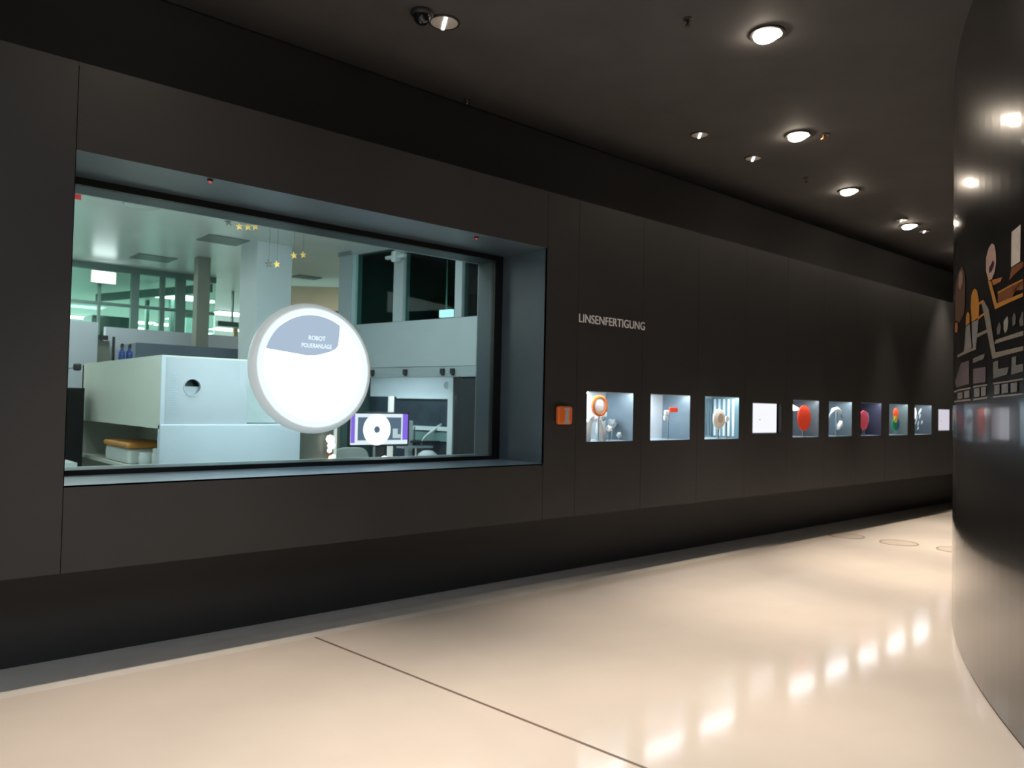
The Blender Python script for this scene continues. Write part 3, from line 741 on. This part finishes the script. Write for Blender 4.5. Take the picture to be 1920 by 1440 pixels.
t = MB().box(3.05, 3.62, 14.0, 14.6, 0, 2.9).build('tall_cabinet', dg, loc=(3.3, 14, 0)); tag(t, 'tall dark green cabinet seen through the green glass at the left', 'cabinet')
t = MB().box(4.25, 4.32, 13.9, 14.0, 0, LC - 0.002).box(4.05, 4.10, 14.6, 14.7, 0, LC - 0.002).box(5.2, 5.32, 16.0, 16.1, 0, LC - 0.002).box(3.95, 6.2, 14.68, 14.72, 2.42, 2.5).build('inner_glazing', greensteel, loc=(4.3, 14, 0)); tag(t, 'second glazing frame of grey-green posts and rail behind the first glass partition', 'glazing frame')
# slanting glass beam running away from the window
t = MB().prism([(3.95, 11.2, 3.10), (3.95, 11.2, 3.22), (3.05, 13.8, 3.22), (3.05, 13.8, 3.10)], (0.05, 0.02, 0)).build('cross_beam', greensteel, loc=(3.5, 12.5, 3.1)); tag(t, 'grey-green beam slanting down behind the glass partition', 'beam')

# pillars
cream = mat('cream_pillar', (0.24, 0.25, 0.21), 0.5, var=0.03)
lil = mat('white_pillar', (0.66, 0.72, 0.76), 0.45, var=0.02)
t = MB().box(3.24, 3.39, 9.6, 9.75, 0, LC).build('pillar', cream, loc=(3.3, 9.7, 0)); tag(t, 'narrow cream pillar standing right of the green glass bays', 'pillar')
t = MB().box(3.38, 3.78, 8.15, 8.62, 0, LC).build('pillar', lil, loc=(3.58, 8.4, 0)); tag(t, 'broad white square pillar behind the round display', 'pillar')
# bay between the pillars: warm room with beam and posts
warmw = mat('cream_wall', (0.60, 0.58, 0.46), 0.5, var=0.03, scale=1.0)
tanb = mat('tan_beam', (0.42, 0.32, 0.18), 0.5, var=0.05)
t = MB().box(5.1, 6.1, 13.98, 14.05, 2.56, 2.63).build('tan_beam', tanb, loc=(5.6, 14, 2.6)); tag(t, 'tan horizontal beam crossing the narrow bay left of the white pillar', 'beam')
t = MB().box(5.42, 5.50, 14.05, 14.12, 0, 2.95).build('bay_post', tanb, loc=(5.46, 14.1, 0)); tag(t, 'thin tan post under the horizontal beam left of the white pillar', 'post')
t = MB().box(4.45, 4.95, 12.2, 12.3, 2.72, 2.80).box(4.68, 4.70, 12.22, 12.28, 2.8, LC).build('bay_rail', greensteel, loc=(4.7, 12.2, 2.7)); tag(t, 'dark short rail below the ceiling in the bay left of the white pillar', 'rail')

# open bay right of the white pillar
beige = mat('beige_bulkhead', (0.80, 0.66, 0.48), 0.5, var=0.04)
t = MB().prism([(4.55, 10.35, 0), (5.75, 9.55, 0), (5.80, 9.62, 0), (4.60, 10.42, 0)], (0, 0, 0.001))
def slab(name, p, q, th_, za, zb, m_, parent=None):
    p = Vector((p[0], p[1], 0)); q = Vector((q[0], q[1], 0)); n_ = (q - p).normalized().cross(Vector((0, 0, 1))) * th_
    b = MB(); 
    pts_ = [p + Vector((0, 0, za)), q + Vector((0, 0, za)), q + Vector((0, 0, zb)), p + Vector((0, 0, zb))]
    b.prism([tuple(v) for v in pts_], tuple(-n_))
    return b.build(name, m_, parent, loc=None if parent is not None else tuple(p + Vector((0, 0, za))))
o = slab('bulkhead', (4.45, 10.6), (5.85, 9.55), 0.1, 2.86, 3.20, beige); tag(o, 'beige bulkhead between the white pillar and the window wall of the side room', 'bulkhead')
o = slab('dark_green_strip', (4.45, 10.62), (5.85, 9.57), 0.05, 2.62, 2.86, dg); tag(o, 'dark green glass strip beneath the beige bulkhead', 'glass strip')
o = slab('bay_wall', (4.45, 10.75), (5.85, 9.70), 0.1, 0.0, 2.62, cream); tag(o, 'grey-cream wall low behind the round display', 'wall panel')

# ---------------------------------------------------------------- side room wall on the right (slightly askew)
P0 = Vector((4.753, 6.0, 0)); DV = Vector((-0.193, 0.981, 0)).normalized(); NV = Vector((DV.y, -DV.x, 0))
MS = Matrix((( DV.x, NV.x, 0), (DV.y, NV.y, 0), (0, 0, 1))).to_4x4(); MS.translation = P0
def sbox(b, u0, u1, o0, o1, za, zb): return b.box(u0, u1, o0, o1, za, zb, MS)
def sp(u, o, z): return tuple(MS @ Vector((u, o, z)))
pw = mat('partition_white', (0.40, 0.45, 0.48), 0.45, var=0.02)
tealf = mat('teal_frame', (0.42, 0.58, 0.60), 0.4, var=0.03)
sw = thing('window_partition', 'pale partition with white posts and big dark panes above a white parapet, at the right', 'partition', sp(1.0, 0, 1.84))
sbox(MB(), 0.0, 2.12, 0.0, 0.06, 1.945, 2.44).build('parapet', pw, sw)
sbox(MB(), 0.0, 2.12, 0.0, 0.05, 1.835, 1.94).build('lower_rail', mat('rail_grey', (0.33, 0.38, 0.40), 0.45, var=0.02), sw)
for u0, u1, zt in ((0.20, 0.295, 3.05), (1.05, 1.20, LC), (1.90, 2.12, LC)):
    sbox(MB(), u0, u1, -0.01, 0.09, 2.44, zt if zt > 3.2 else LC).build('post', pw, sw)
sbox(MB(), 1.84, 1.92, 0.0, 0.1, 2.44, LC - 0.02).build('inner_post', tealf, sw)
dglass = glassmat('dark_glass', (0.55, 0.72, 0.70), 0.0, 1.12)
for u0, u1 in ((0.0, 0.20), (0.295, 1.05), (1.20, 1.86)):
    sbox(MB(), u0, u1, 0.03, 0.04, 2.44, LC).build('glass_pane', dglass, sw)
sbox(MB(), 1.15, 2.15, -0.01, 0.1, LC - 0.05, LC).build('head_rail', pw, sw)
for u in (1.50, 0.985, 0.44, 0.30):
    k = thing('rail_clip', 'small black clip on the grey rail under the white parapet', 'clip', sp(u, -0.02, 1.89), 'black clips along the grey rail')
    sbox(MB(), u - 0.028, u + 0.028, -0.03, 0.0, 1.86, 1.92).build('body', bk, k, bevel=0.01)
    sbox(MB(), u - 0.038, u - 0.010, -0.045, -0.02, 1.845, 1.875).build('hook', bk, k, bevel=0.006)
for k, lb in zip([o for o in COL.objects if o.name.startswith('rail_clip')], ('black clip on the grey rail, nearest the round display', 'black clip in the middle of the grey rail', 'black clip on the rail above the bright tray, second from the right', 'rightmost narrow black clip on the rail, at the corner')):
    k['label'] = lb
# side room behind: dark
drk = mat('side_room_brown', (0.09, 0.075, 0.055), 0.6, var=0.25, scale=1.2)
drg = mat('side_room_green', (0.07, 0.13, 0.115), 0.6, var=0.2, scale=1.5)
struct(sbox(MB(), -0.3, 2.16, 1.9, 2.0, 0, LC).build('wall_side_room', drg))
struct(sbox(MB(), 2.13, 2.16, 0.1, 1.9, 0, LC).build('wall_side_room_end', drg))
struct(sbox(MB(), -0.30, -0.001, 0.0, 0.04, 0, LC).build('trim_6', jm))
struct(sbox(MB(), -0.35, -0.30, 0.0, 2.0, 0, LC).build('wall_side_room_start', drg))
struct(sbox(MB(), -0.3, 2.13, 0.15, 1.9, LC - 0.03, LC - 0.005).build('ceiling_side_room', drk))
o = sbox(MB(), 0.6, 2.1, 1.5, 1.6, 2.7, 2.95).build('dark_duct', mat('duct_brown', (0.045, 0.035, 0.022), 0.6, var=0.2), loc=sp(1.5, 1.55, 2.7)); tag(o, 'brown duct barely seen behind the dark panes', 'duct')
o = sbox(MB(), 0.62, 0.80, 0.3, 0.34, 2.50, 2.58).build('exit_light', emat('exit_on', (0.85, 0.97, 1.0), 2.4), loc=sp(0.7, 0.3, 2.5)); tag(o, 'small bright bluish sign behind the right dark pane', 'lit sign')
sbox(MB(), 0.70, 0.72, 0.315, 0.325, 2.58, LC - 0.03).build('hanger', chrome, o)
# fan-like white fitting at the head of the middle post
t = thing('white_detector', 'white cross-shaped fitting at the top of the middle post', 'fitting', sp(1.12, -0.05, 3.12))
sbox(MB(), 0.98, 1.28, -0.08, -0.03, 3.12, 3.16).build('arm', lil, t, bevel=0.015)
sbox(MB(), 1.09, 1.16, -0.10, -0.01, 3.08, 3.20).build('body', lil, t, bevel=0.015)

# workstation alcove under the parapet
al = thing('workstation_alcove', 'brightly lit alcove with dark glazed doors and white bars below the parapet', 'alcove', sp(1.2, 0.5, 0))
darkteal = mat('dark_teal_panel', (0.045, 0.065, 0.085), 0.25, var=0.3, scale=3)
sbox(MB(), 0.66, 2.1, 0.50, 0.55, 1.63, 1.86).build('lit_backboard', mat('backboard_white', (0.75, 0.82, 0.86), 0.5, var=0.03), al)
sbox(MB(), 0.66, 1.62, 0.50, 0.55, 0.0, 1.63).build('dark_door', darkteal, al)
sbox(MB(), 1.62, 2.1, 0.50, 0.55, 0.0, 1.63).build('dark_door', darkteal, al)
sbox(MB(), -0.05, 2.1, 0.05, 0.56, 1.86, 1.88).build('soffit', pw, al)
wb = mat('white_bar', (0.75, 0.84, 0.86), 0.4, var=0.03)
sbox(MB(), 0.66, 0.735, 0.40, 0.50, 0.0, 1.86).build('side_post', wb, al)
sbox(MB(), 0.735, 1.40, 0.44, 0.50, 1.255, 1.30).build('cross_bar', wb, al)
sbox(MB(), 0.735, 1.60, 0.46, 0.50, 1.61, 1.635).build('cross_bar', wb, al)
sbox(MB(), 0.735, 1.45, 0.45, 0.50, 1.14, 1.24).build('green_bar', mat('seagreen_bar', (0.20, 0.32, 0.32), 0.3, var=0.1), al)
o_ = sbox(MB(), 0.80, 1.55, 0.07, 0.11, 1.848, 1.858).build('light_strip', emat('undercabinet', (0.78, 0.92, 1.0), 26.0), al)
sbox(MB(), 1.66, 2.05, 0.07, 0.11, 1.848, 1.858).build('light_strip', emat('undercabinet2', (0.78, 0.92, 1.0), 20.0), al)
o = sbox(MB(), -0.04, 0.28, 0.0, 0.10, 0.0, 1.815).build('dark_side_panel', mat('near_black', (0.018, 0.022, 0.028), 0.5, var=0.1), loc=sp(0.1, 0, 0)); tag(o, 'plain black side panel at the right end of the alcove', 'panel')
o = MB().tube([sp(0.76, 0.40, 1.76), sp(0.76, 0.44, 1.76)], 0.04, 16).build('wall_dial', pw, loc=sp(0.76, 0.42, 1.76)); tag(o, 'small round dial on the bright backboard near the corner', 'dial')

# desk
o = MB().box(3.45, 5.2, 6.9, 7.7, 0.86, 0.90).build('desk', mat('desk_slate', (0.10, 0.14, 0.17), 0.3, var=0.1), loc=(4.3, 7.3, 0.86)); tag(o, 'dark slate desktop under the monitor', 'desk')
for lx in (3.5, 5.1):
    for ly in (6.95, 7.6): MB().box(lx, lx + 0.05, ly, ly + 0.05, 0, 0.86).build('leg', chrome, o)
# monitor
mo = thing('monitor', 'wide monitor with purple edges showing a white ring on its screen', 'monitor', (4.28, 7.05, 0.90))
MB().box(3.915, 4.655, 7.015, 7.045, 1.095, 1.455).build('housing', bk, mo, bevel=0.01)
scr = MB().box(3.94, 4.63, 7.008, 7.015, 1.115, 1.437).build('screen', emat('screen_frame_white', (0.85, 0.90, 1.0), 1.1), mo)
MB().box(3.94, 3.985, 7.004, 7.008, 1.135, 1.437).box(4.565, 4.63, 7.004, 7.008, 1.16, 1.437).build('purple_edge', emat('screen_purple', (0.30, 0.16, 0.85), 1.0), scr)
MB().box(4.02, 4.545, 7.004, 7.008, 1.16, 1.40).build('picture', emat('screen_picture', (0.16, 0.22, 0.32), 0.8), scr)
mo_m = Matrix.Translation((4.245, 7.002, 1.272)) @ Matrix.Rotation(radians(90), 4, 'X')
MB().lathe([(0.035, 0.0), (0.165, 0.0), (0.165, 0.002), (0.035, 0.002)], mo_m, 48, close=True).build('ring_image', emat('screen_ring', (0.95, 0.98, 1.0), 1.5), scr)
MB().box(4.44, 4.50, 7.001, 7.003, 1.18, 1.28).box(4.47, 4.54, 7.001, 7.003, 1.18, 1.22).build('white_patch', emat('screen_patch', (0.6, 0.7, 0.75), 1.0), scr)
MB().box(4.26, 4.36, 7.05, 7.10, 0.93, 1.2).build('neck', chrome, mo)
MB().box(4.16, 4.46, 6.98, 7.18, 0.90, 0.925).build('foot', chrome, mo)
# white post, bracket, tablets, rod
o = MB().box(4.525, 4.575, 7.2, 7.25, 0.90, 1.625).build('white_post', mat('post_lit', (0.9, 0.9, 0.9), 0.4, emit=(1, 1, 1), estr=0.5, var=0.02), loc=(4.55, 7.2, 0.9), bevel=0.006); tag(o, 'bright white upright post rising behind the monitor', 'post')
o = MB().box(4.68, 4.74, 7.06, 7.14, 0.90, 1.365).build('white_block', lil, loc=(4.7, 7.1, 0.9), bevel=0.012); tag(o, 'tall white block right beside the monitor', 'block')
ta = thing('tablet_holder', 'two slim grey tablets on a stand right of the monitor', 'tablet', (4.7, 6.95, 0.90))
gm = mat('tablet_grey', (0.35, 0.42, 0.46), 0.2, var=0.1)
MB().box(4.50, 4.88, 6.88, 7.02, 1.075, 1.095, Matrix.Translation((0, 0, 0))).build('tablet', gm, ta)
MB().box(4.70, 5.02, 6.95, 7.09, 1.13, 1.145).build('tablet', bk, ta)
MB().box(4.70, 4.73, 6.93, 6.96, 0.90, 1.08).build('stem', chrome, ta)
MB().box(4.80, 4.82, 7.0, 7.02, 0.90, 1.13).build('stem', chrome, ta)
o = MB().tube([(4.80, 6.98, 1.145), (4.85, 7.0, 1.19), (4.98, 7.0, 1.27), (5.16, 7.0, 1.375)], [0.006, 0.010, 0.020, 0.012], 8).build('white_lever', wb, loc=(4.85, 7.0, 1.145), smooth=True); tag(o, 'white slanting lever right of the tablets', 'lever')
o = MB().tube([(4.76, 7.1, 0.9), (4.77, 7.08, 1.1), (4.75, 7.05, 1.3)], 0.006, 6).build('black_cable', bk, loc=(4.76, 7.1, 0.9), smooth=True); tag(o, 'thin black cable hanging beside the white block', 'cable')

# chair
ch = thing('office_chair', 'pale chair with a rounded backrest in front of the monitor', 'chair', (3.79, 6.6, 0))
bp = []
for i in range(25):
    a = pi * i / 24
    bp.append((3.79 - 0.205 * math.copysign(abs(cos(a)) ** 0.55, cos(a)), 6.72, 0.93 + 0.18 * abs(sin(a)) ** 0.6))
bp += [(3.995, 6.72, 0.55), (3.585, 6.72, 0.55)]
MB().prism(bp[:25] + bp[25:], (0, 0.035, 0)).build('backrest', mat('chair_pale', (0.42, 0.47, 0.45), 0.4, var=0.03), ch, bevel=0.008)
MB().box(3.57, 4.01, 6.30, 6.70, 0.44, 0.50).build('seat', mat('chair_seat', (0.4, 0.45, 0.44), 0.5, var=0.03), ch, bevel=0.02)
MB().tube([(3.79, 6.5, 0.08), (3.79, 6.5, 0.44)], 0.03).build('column', chrome, ch)
for i in range(5):
    a = 2 * pi * i / 5
    MB().tube([(3.79, 6.5, 0.09), (3.79 + 0.28 * cos(a), 6.5 + 0.28 * sin(a), 0.05)], [0.025, 0.015]).build('leg', chrome, ch)
MB().box(3.76, 3.82, 6.66, 6.72, 0.45, 0.7).build('back_support', chrome, ch)
o = MB().lathe([(0.001, 0.16), (0.05, 0.155), (0.10, 0.12), (0.115, 0.06), (0.11, 0.0)], Matrix.Translation((4.72, 6.75, 0.90)), 24).build('white_cover', lil, loc=(4.72, 6.75, 0.9), smooth=True); tag(o, 'white rounded cover low at the right, just above the window sill', 'cover')

# grey low cabinet and warm reflections built as glowing blobs
o = MB().box(2.98, 3.46, 6.5, 7.0, 0.0, 1.32).build('grey_cabinet', mat('grey_olive', (0.10, 0.11, 0.10), 0.35, var=0.05), loc=(3.2, 6.75, 0)); tag(o, 'dark grey-olive cabinet low under the round display', 'cabinet')
o = MB().box(3.475, 3.50, 6.48, 6.50, 0.9, 1.33).build('thin_white_post', wb, loc=(3.49, 6.49, 0.9)); tag(o, 'thin white upright edge left of the chair', 'post')
MB().box(3.46, 3.475, 6.48, 6.56, 0.95, 1.0).build('bracket', chrome, o)
wl_ = thing('warm_reflection', 'glaring warm reflection cluster between the dark cabinet and the chair', 'reflection', (3.40, 6.42, 0.95))
wmat = emat('reflection_warm', (1.0, 0.86, 0.74), 4.0)
for (dx, dz, r_) in ((0.0, 0.26, 0.040), (0.012, 0.20, 0.036), (-0.005, 0.155, 0.022), (-0.02, 0.05, 0.030), (0.02, 0.08, 0.032), (0.035, 0.10, 0.02)):
    MB().lathe([(0.001, -r_), (r_ * 0.7, -r_ * 0.7), (r_, 0), (r_ * 0.7, r_ * 0.7), (0.001, r_)], Matrix.Translation((3.40 + dx, 6.42, 0.95 + dz)), 14).build('glint_blob', wmat, wl_, smooth=True)
MB().tube([(3.40, 6.45, 0.6), (3.41, 6.45, 1.0), (3.40, 6.45, 1.22)], 0.012).build('stem', mat('stem_brown', (0.20, 0.06, 0.03), 0.5, var=0.1), wl_)
MB().box(3.36, 3.44, 6.41, 6.49, 0.0, 0.6).build('pedestal', chrome, wl_)  # made-up stem and pedestal carrying the glowing reflection blobs
for x_, lb in ((3.27, 'small warm glint low in front of the dark cabinet'), (4.27, 'small warm glint on the desk under the monitor')):
    o = MB().lathe([(0.001, -0.02), (0.028, -0.01), (0.03, 0.01), (0.001, 0.02)], Matrix.Translation((x_, 6.44 if x_ < 4 else 6.88, 1.0 if x_ < 4 else 0.985)), 14).build('small_glint', wmat, loc=(x_, 6.44 if x_ < 4 else 6.88, 1.0 if x_ < 4 else 0.985), smooth=True); tag(o, lb, 'reflection')  # warm reflection shaped as a small glowing blob
    MB().tube([(x_, 6.44 if x_ < 4 else 6.92, 0.98), (x_, 6.44 if x_ < 4 else 6.92, 0.9 if x_ > 4 else 0.0)], 0.008).build('stem', chrome, o)

# ---------------------------------------------------------------- white machine cabinet
XC, YC = 1.84, 6.2
mc = thing('machine_cabinet', 'large white machine cabinet with a round porthole and an open niche at its left', 'machine', (XC + 0.5, YC + 0.5, 0))
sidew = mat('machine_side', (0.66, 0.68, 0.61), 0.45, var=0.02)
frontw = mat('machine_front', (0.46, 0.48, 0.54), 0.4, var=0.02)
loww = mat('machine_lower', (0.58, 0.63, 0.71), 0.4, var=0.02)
ytop = 8.75
# upper hood: shell with a real porthole
R_ = 0.062; hx, hz = 2.078, 1.644
fx1 = 2.52
def front_with_hole():
    b = MB(); n = 48
    outer = []
    x0_, x1_, za, zb = XC, fx1, 1.352, 1.873
    for i in range(n):
        a = 2 * pi * i / n; c_, s__ = cos(a), sin(a)
        k1 = (x1_ - hx) / c_ if c_ > 1e-6 else ((x0_ - hx) / c_ if c_ < -1e-6 else 1e9)
        k2 = (zb - hz) / s__ if s__ > 1e-6 else ((za - hz) / s__ if s__ < -1e-6 else 1e9)
        k_ = min(k1, k2); outer.append((hx + c_ * k_, hz + s__ * k_))
    inner = [(hx + R_ * cos(2 * pi * i / n), hz + R_ * sin(2 * pi * i / n)) for i in range(n)]
    for i in range(n):
        j = (i + 1) % n
        b.quad((outer[i][0], YC, outer[i][1]), (outer[j][0], YC, outer[j][1]), (inner[j][0], YC, inner[j][1]), (inner[i][0], YC, inner[i][1]))
        b.quad((inner[i][0], YC, inner[i][1]), (inner[j][0], YC, inner[j][1]), (inner[j][0], YC + 0.03, inner[j][1]), (inner[i][0], YC + 0.03, inner[i][1]))
    for cx_, cz_ in ((x0_, za), (x0_, zb), (x1_, za), (x1_, zb)):   # fill the corners left by the radial fan
        near = sorted(range(n), key=lambda i: hypot(outer[i][0] - cx_, outer[i][1] - cz_))[:2]
        b.v += [(cx_, YC, cz_), (outer[near[0]][0], YC, outer[near[0]][1]), (outer[near[1]][0], YC, outer[near[1]][1])]
        b.f.append((len(b.v) - 3, len(b.v) - 2, len(b.v) - 1))
    return b
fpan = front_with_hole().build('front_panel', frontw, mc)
MB().lathe([(R_, -0.004), (R_ + 0.008, -0.004), (R_ + 0.008, 0.004), (R_, 0.004)], Matrix.Translation((hx, YC - 0.002, hz)) @ Matrix.Rotation(radians(90), 4, 'X'), 40, close=True).build('porthole_rim', frontw, fpan)
MB().box(hx - 0.09, hx + 0.09, YC + 0.03, YC + 0.035, hz - 0.09, hz + 0.006).build('porthole_shelf', frontw, mc)
MB().box(hx - 0.12, hx + 0.12, YC + 0.10, YC + 0.11, hz - 0.1, hz + 0.1).build('porthole_dark', mat('porthole_inside', (0.03, 0.06, 0.055), 0.5, var=0.1), mc)
# side wall above the niche (slab hung from the roof), roof, back, right side
zn = 1.318
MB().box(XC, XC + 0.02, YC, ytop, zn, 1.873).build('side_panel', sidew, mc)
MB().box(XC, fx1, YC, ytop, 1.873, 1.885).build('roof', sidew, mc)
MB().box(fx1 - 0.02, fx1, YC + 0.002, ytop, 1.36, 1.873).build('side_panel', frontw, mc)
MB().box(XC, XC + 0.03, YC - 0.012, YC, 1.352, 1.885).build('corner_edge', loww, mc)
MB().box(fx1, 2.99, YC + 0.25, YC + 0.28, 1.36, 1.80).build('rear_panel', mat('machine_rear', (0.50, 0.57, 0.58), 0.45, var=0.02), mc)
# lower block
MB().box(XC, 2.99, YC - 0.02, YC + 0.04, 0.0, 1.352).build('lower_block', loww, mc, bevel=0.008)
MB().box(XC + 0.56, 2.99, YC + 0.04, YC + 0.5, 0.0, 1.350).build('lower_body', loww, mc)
MB().box(XC + 0.02, fx1 - 0.02, YC + 0.04, ytop, zn, zn + 0.012).build('hood_floor', sidew, mc)
# niche: far wall, shelf, far post
MB().box(XC + 0.55, XC + 0.56, YC + 0.04, ytop, 0.0, zn).build('niche_back', sidew, mc)
MB().box(XC, XC + 0.55, YC + 0.04, ytop, 0.95, 0.98).build('shelf', sidew, mc)
MB().box(XC, XC + 0.05, ytop - 0.06, ytop, 0.0, 1.873).build('rear_post', sidew, mc)
MB().box(XC, XC + 0.57, ytop, ytop + 0.02, 0.0, 1.873).build('rear_wall', sidew, mc)
gb = MB()
for i in range(16):
    z_ = 1.445 + i * 0.0195; w_ = (0.052, 0.046, 0.052, 0.04)[i % 4]
    gb.box(1.915, 1.915 + w_, YC - 0.002, YC, z_, z_ + 0.008)
gb.build('faint_lettering', mat('print_faint', (0.46, 0.55, 0.62), 0.5, var=0.1), fpan)

# containers in the niche
lid = mat('orange_lid', (0.62, 0.26, 0.05), 0.45, var=0.08)
ctw = mat('container_white', (0.70, 0.74, 0.74), 0.4, var=0.04)
ct = thing('storage_box', 'white storage box with a wide orange lid on the niche shelf', 'box', (1.98, 7.30, 0.98))
MB().box(1.86, 2.20, 7.10, 7.85, 0.98, 1.115).build('body', ctw, ct, bevel=0.03, bseg=3)
MB().box(1.845, 2.215, 7.08, 7.87, 1.115, 1.165).build('lid', lid, ct, bevel=0.022, bseg=3)
for x_, y_, h_, r_, lb in ((1.99, 6.62, 0.165, 0.07, 'white lidded jar in front of the storage box, nearer the machine corner'), (1.94, 6.84, 0.12, 0.06, 'lower white jar left of the taller one in the niche')):
    j = thing('white_jar', lb, 'jar', (x_, y_, 0.98), 'white jars in the machine niche')
    MB().lathe([(0.001, 0.0), (r_, 0.0), (r_ * 1.02, h_ * 0.7), (r_ * 0.9, h_ * 0.8)], Matrix.Translation((x_, y_, 0.98)), 24).build('body', ctw, j, smooth=True)
    MB().lathe([(r_ * 0.95, h_ * 0.78), (r_ * 0.95, h_ * 0.95), (r_ * 0.8, h_), (0.001, h_)], Matrix.Translation((x_, y_, 0.98)), 24).build('cap', ctw, j, smooth=True)

# dark gap with black rack at the far left, pale panel above
o = MB().box(1.50, 1.77, 8.30, 8.7, 0.0, 1.635).build('black_rack', mat('rack_black', (0.004, 0.004, 0.005), 0.8, var=0.2), loc=(1.5, 8.5, 0)); tag(o, 'black equipment rack in the gap left of the machine cabinet', 'rack')
o = MB().box(1.30, 1.50, 7.2, 7.6, 0.5, 1.0).build('low_shelf', ctw, loc=(1.6, 7.4, 0.5)); tag(o, 'small pale shelf at the lower left corner of the window view', 'shelf')
MB().box(1.38, 1.41, 7.25, 7.28, 0, 0.5).build('leg', chrome, o)
o = MB().box(1.50, 1.56, 7.45, 7.5, 1.775, 1.84).build('black_hook', bk, loc=(1.53, 7.48, 1.8), bevel=0.015); tag(o, 'small black knob on the pale wall at the far left', 'knob')
MB().box(1.50, 1.56, 7.5, 10.0, 1.80, 1.81).build('rod', chrome, o)
lilw = mat('lilac_panel', (0.50, 0.54, 0.60), 0.5, var=0.02)
o = MB().box(1.6, 2.25, 10.0, 10.1, 0.0, 2.43).build('room_divider', lilw, loc=(1.9, 10.05, 0)); tag(o, 'pale lilac room divider at the left edge of the window view', 'panel')
o = MB().box(1.5, 2.45, 10.3, 10.4, 0.0, 2.24).build('cream_panel', cream, loc=(2.0, 10.35, 0)); tag(o, 'cream panel under a black slot left of the blue bottles', 'panel')
MB().box(2.262, 2.42, 10.25, 10.30, 2.245, 2.30).build('black_slot', bk, o)
o = MB().box(2.405, 2.425, 9.95, 10.0, 0, 2.27).build('thin_post', bk, loc=(2.41, 9.97, 0)); tag(o, 'thin black post left of the blue bottles', 'post')
o = MB().box(2.425, 4.15, 10.40, 10.5, 1.0, 2.42).build('pale_parapet', lilw, loc=(3.2, 10.45, 1.0)); tag(o, 'pale lilac parapet behind the machine cabinet', 'parapet')
o = MB().box(2.40, 3.75, 9.0, 9.5, 0.0, 2.155).build('grey_duct', mat('duct_blue_grey', (0.12, 0.15, 0.19), 0.4, var=0.04), loc=(3.0, 9.2, 0.0)); tag(o, 'long blue-grey duct above and behind the machine cabinet', 'duct')
bluem = mat('blue_bottle', (0.03, 0.07, 0.28), 0.25, var=0.15)
for i, (x_, lb) in enumerate(((2.36, 'blue bottle with a dark cap, left of the pair behind the machine'), (2.41, 'blue bottle with a dark cap, right of the pair behind the machine'))):
    x_ = (2.225, 2.30)[i]
    b_ = thing('blue_bottle', lb, 'bottle', (x_, 8.85, 1.885), 'pair of blue bottles behind the machine cabinet')
    mxb = Matrix.Translation((x_, 8.85, 1.885))
    MB().lathe([(0.001, 0.0), (0.032, 0.0), (0.032, 0.15), (0.014, 0.18), (0.014, 0.20)], mxb, 20).build('body', bluem, b_, smooth=True)
    MB().lathe([(0.018, 0.195), (0.018, 0.235), (0.001, 0.24)], mxb, 20).build('cap', bk, b_, smooth=True)
o = MB().box(2.18, 2.36, 8.77, 8.92, 1.86, 1.885).build('bottle_tray', wb, loc=(2.27, 8.85, 1.86)); tag(o, 'narrow white tray on top of the machine carrying the blue bottles', 'tray')

# ---------------------------------------------------------------- gold star ornaments hung by threads
gold = mat('gold_foil', (0.55, 0.36, 0.12), 0.35, metal=0.8, var=0.3, scale=30)
goldd = mat('dark_foil', (0.10, 0.09, 0.07), 0.4, metal=0.6, var=0.3, scale=30)
STAR = [(2.62, 3.235, 0, 'dark star at the left end of the group just under the window head'), (2.72, 3.21, 1, 'gold star second of the group under the window head'),
        (2.80, 3.22, 1, 'gold star third of the group under the window head'), (2.87, 3.235, 1, 'small gold star at the right of the group under the window head'),
        (3.015, 2.85, 0, 'dark star of the lower hanging pair left of the pillar edge'), (3.095, 2.855, 1, 'gold star of the lower hanging pair on the white pillar'),
        (3.265, 2.965, 1, 'left gold star of the pair hanging beside the pillar corner'), (3.36, 2.985, 1, 'right gold star of the pair hanging beside the pillar corner')]
area_light('bay_fill', (5.0, 8.6, 3.27), (0.6, 0.5), 22, (1.0, 0.95, 0.85))  # unseen lamp added to brighten the beige bay
for x_, z_, gsel, lb in STAR:
    if z_ > 3.2: z_ -= 0.055
    st = thing('hanging_star', lb, 'star ornament', (x_, 7.0, z_), 'small foil stars hung on threads')
    pts = []
    for i in range(10):
        a = pi / 2 + i * pi / 5 + 0.2; rr_ = 0.040 if i % 2 == 0 else 0.016
        pts.append((x_ + rr_ * cos(a), 7.0, z_ + rr_ * sin(a)))
    MB().prism(pts, (0, 0.008, 0)).build('star', gold if gsel else goldd, st)
    MB().tube([(x_, 7.004, z_ + 0.03), (x_ + 0.003, 7.004, min(z_ + 0.2, LC)), (x_ + 0.002, 7.004, LC)], 0.0012, 5).build('thread', goldd, st)

# ---------------------------------------------------------------- lit downlights of the corridor outside the photograph, and an unseen fill light added behind the camera
for x, y, p, lb in ((2.55, 1.75, 420, 'warm downlight overhead, next in the row before the brightest one'), (0.3, 0.9, 280, 'warm downlight right above where the visitor stands'),
                (-1.9, 0.2, 350, 'warm downlight behind the visitor, last of the row'), (1.3, 3.6, 520, 'warm downlight near the left end of the show window'),
                (12.9, 4.2, 420, 'warm downlight beyond the far end of the lit row, behind the curved wall'), (15.2, 3.7, 420, 'outermost warm downlight hidden behind the curved wall')):
    downlight(x, y, lb, p)
area_light('hall_fill', (-2.0, -1.5, 4.0), (3.0, 2.5), 280, (0.82, 0.92, 1.0))
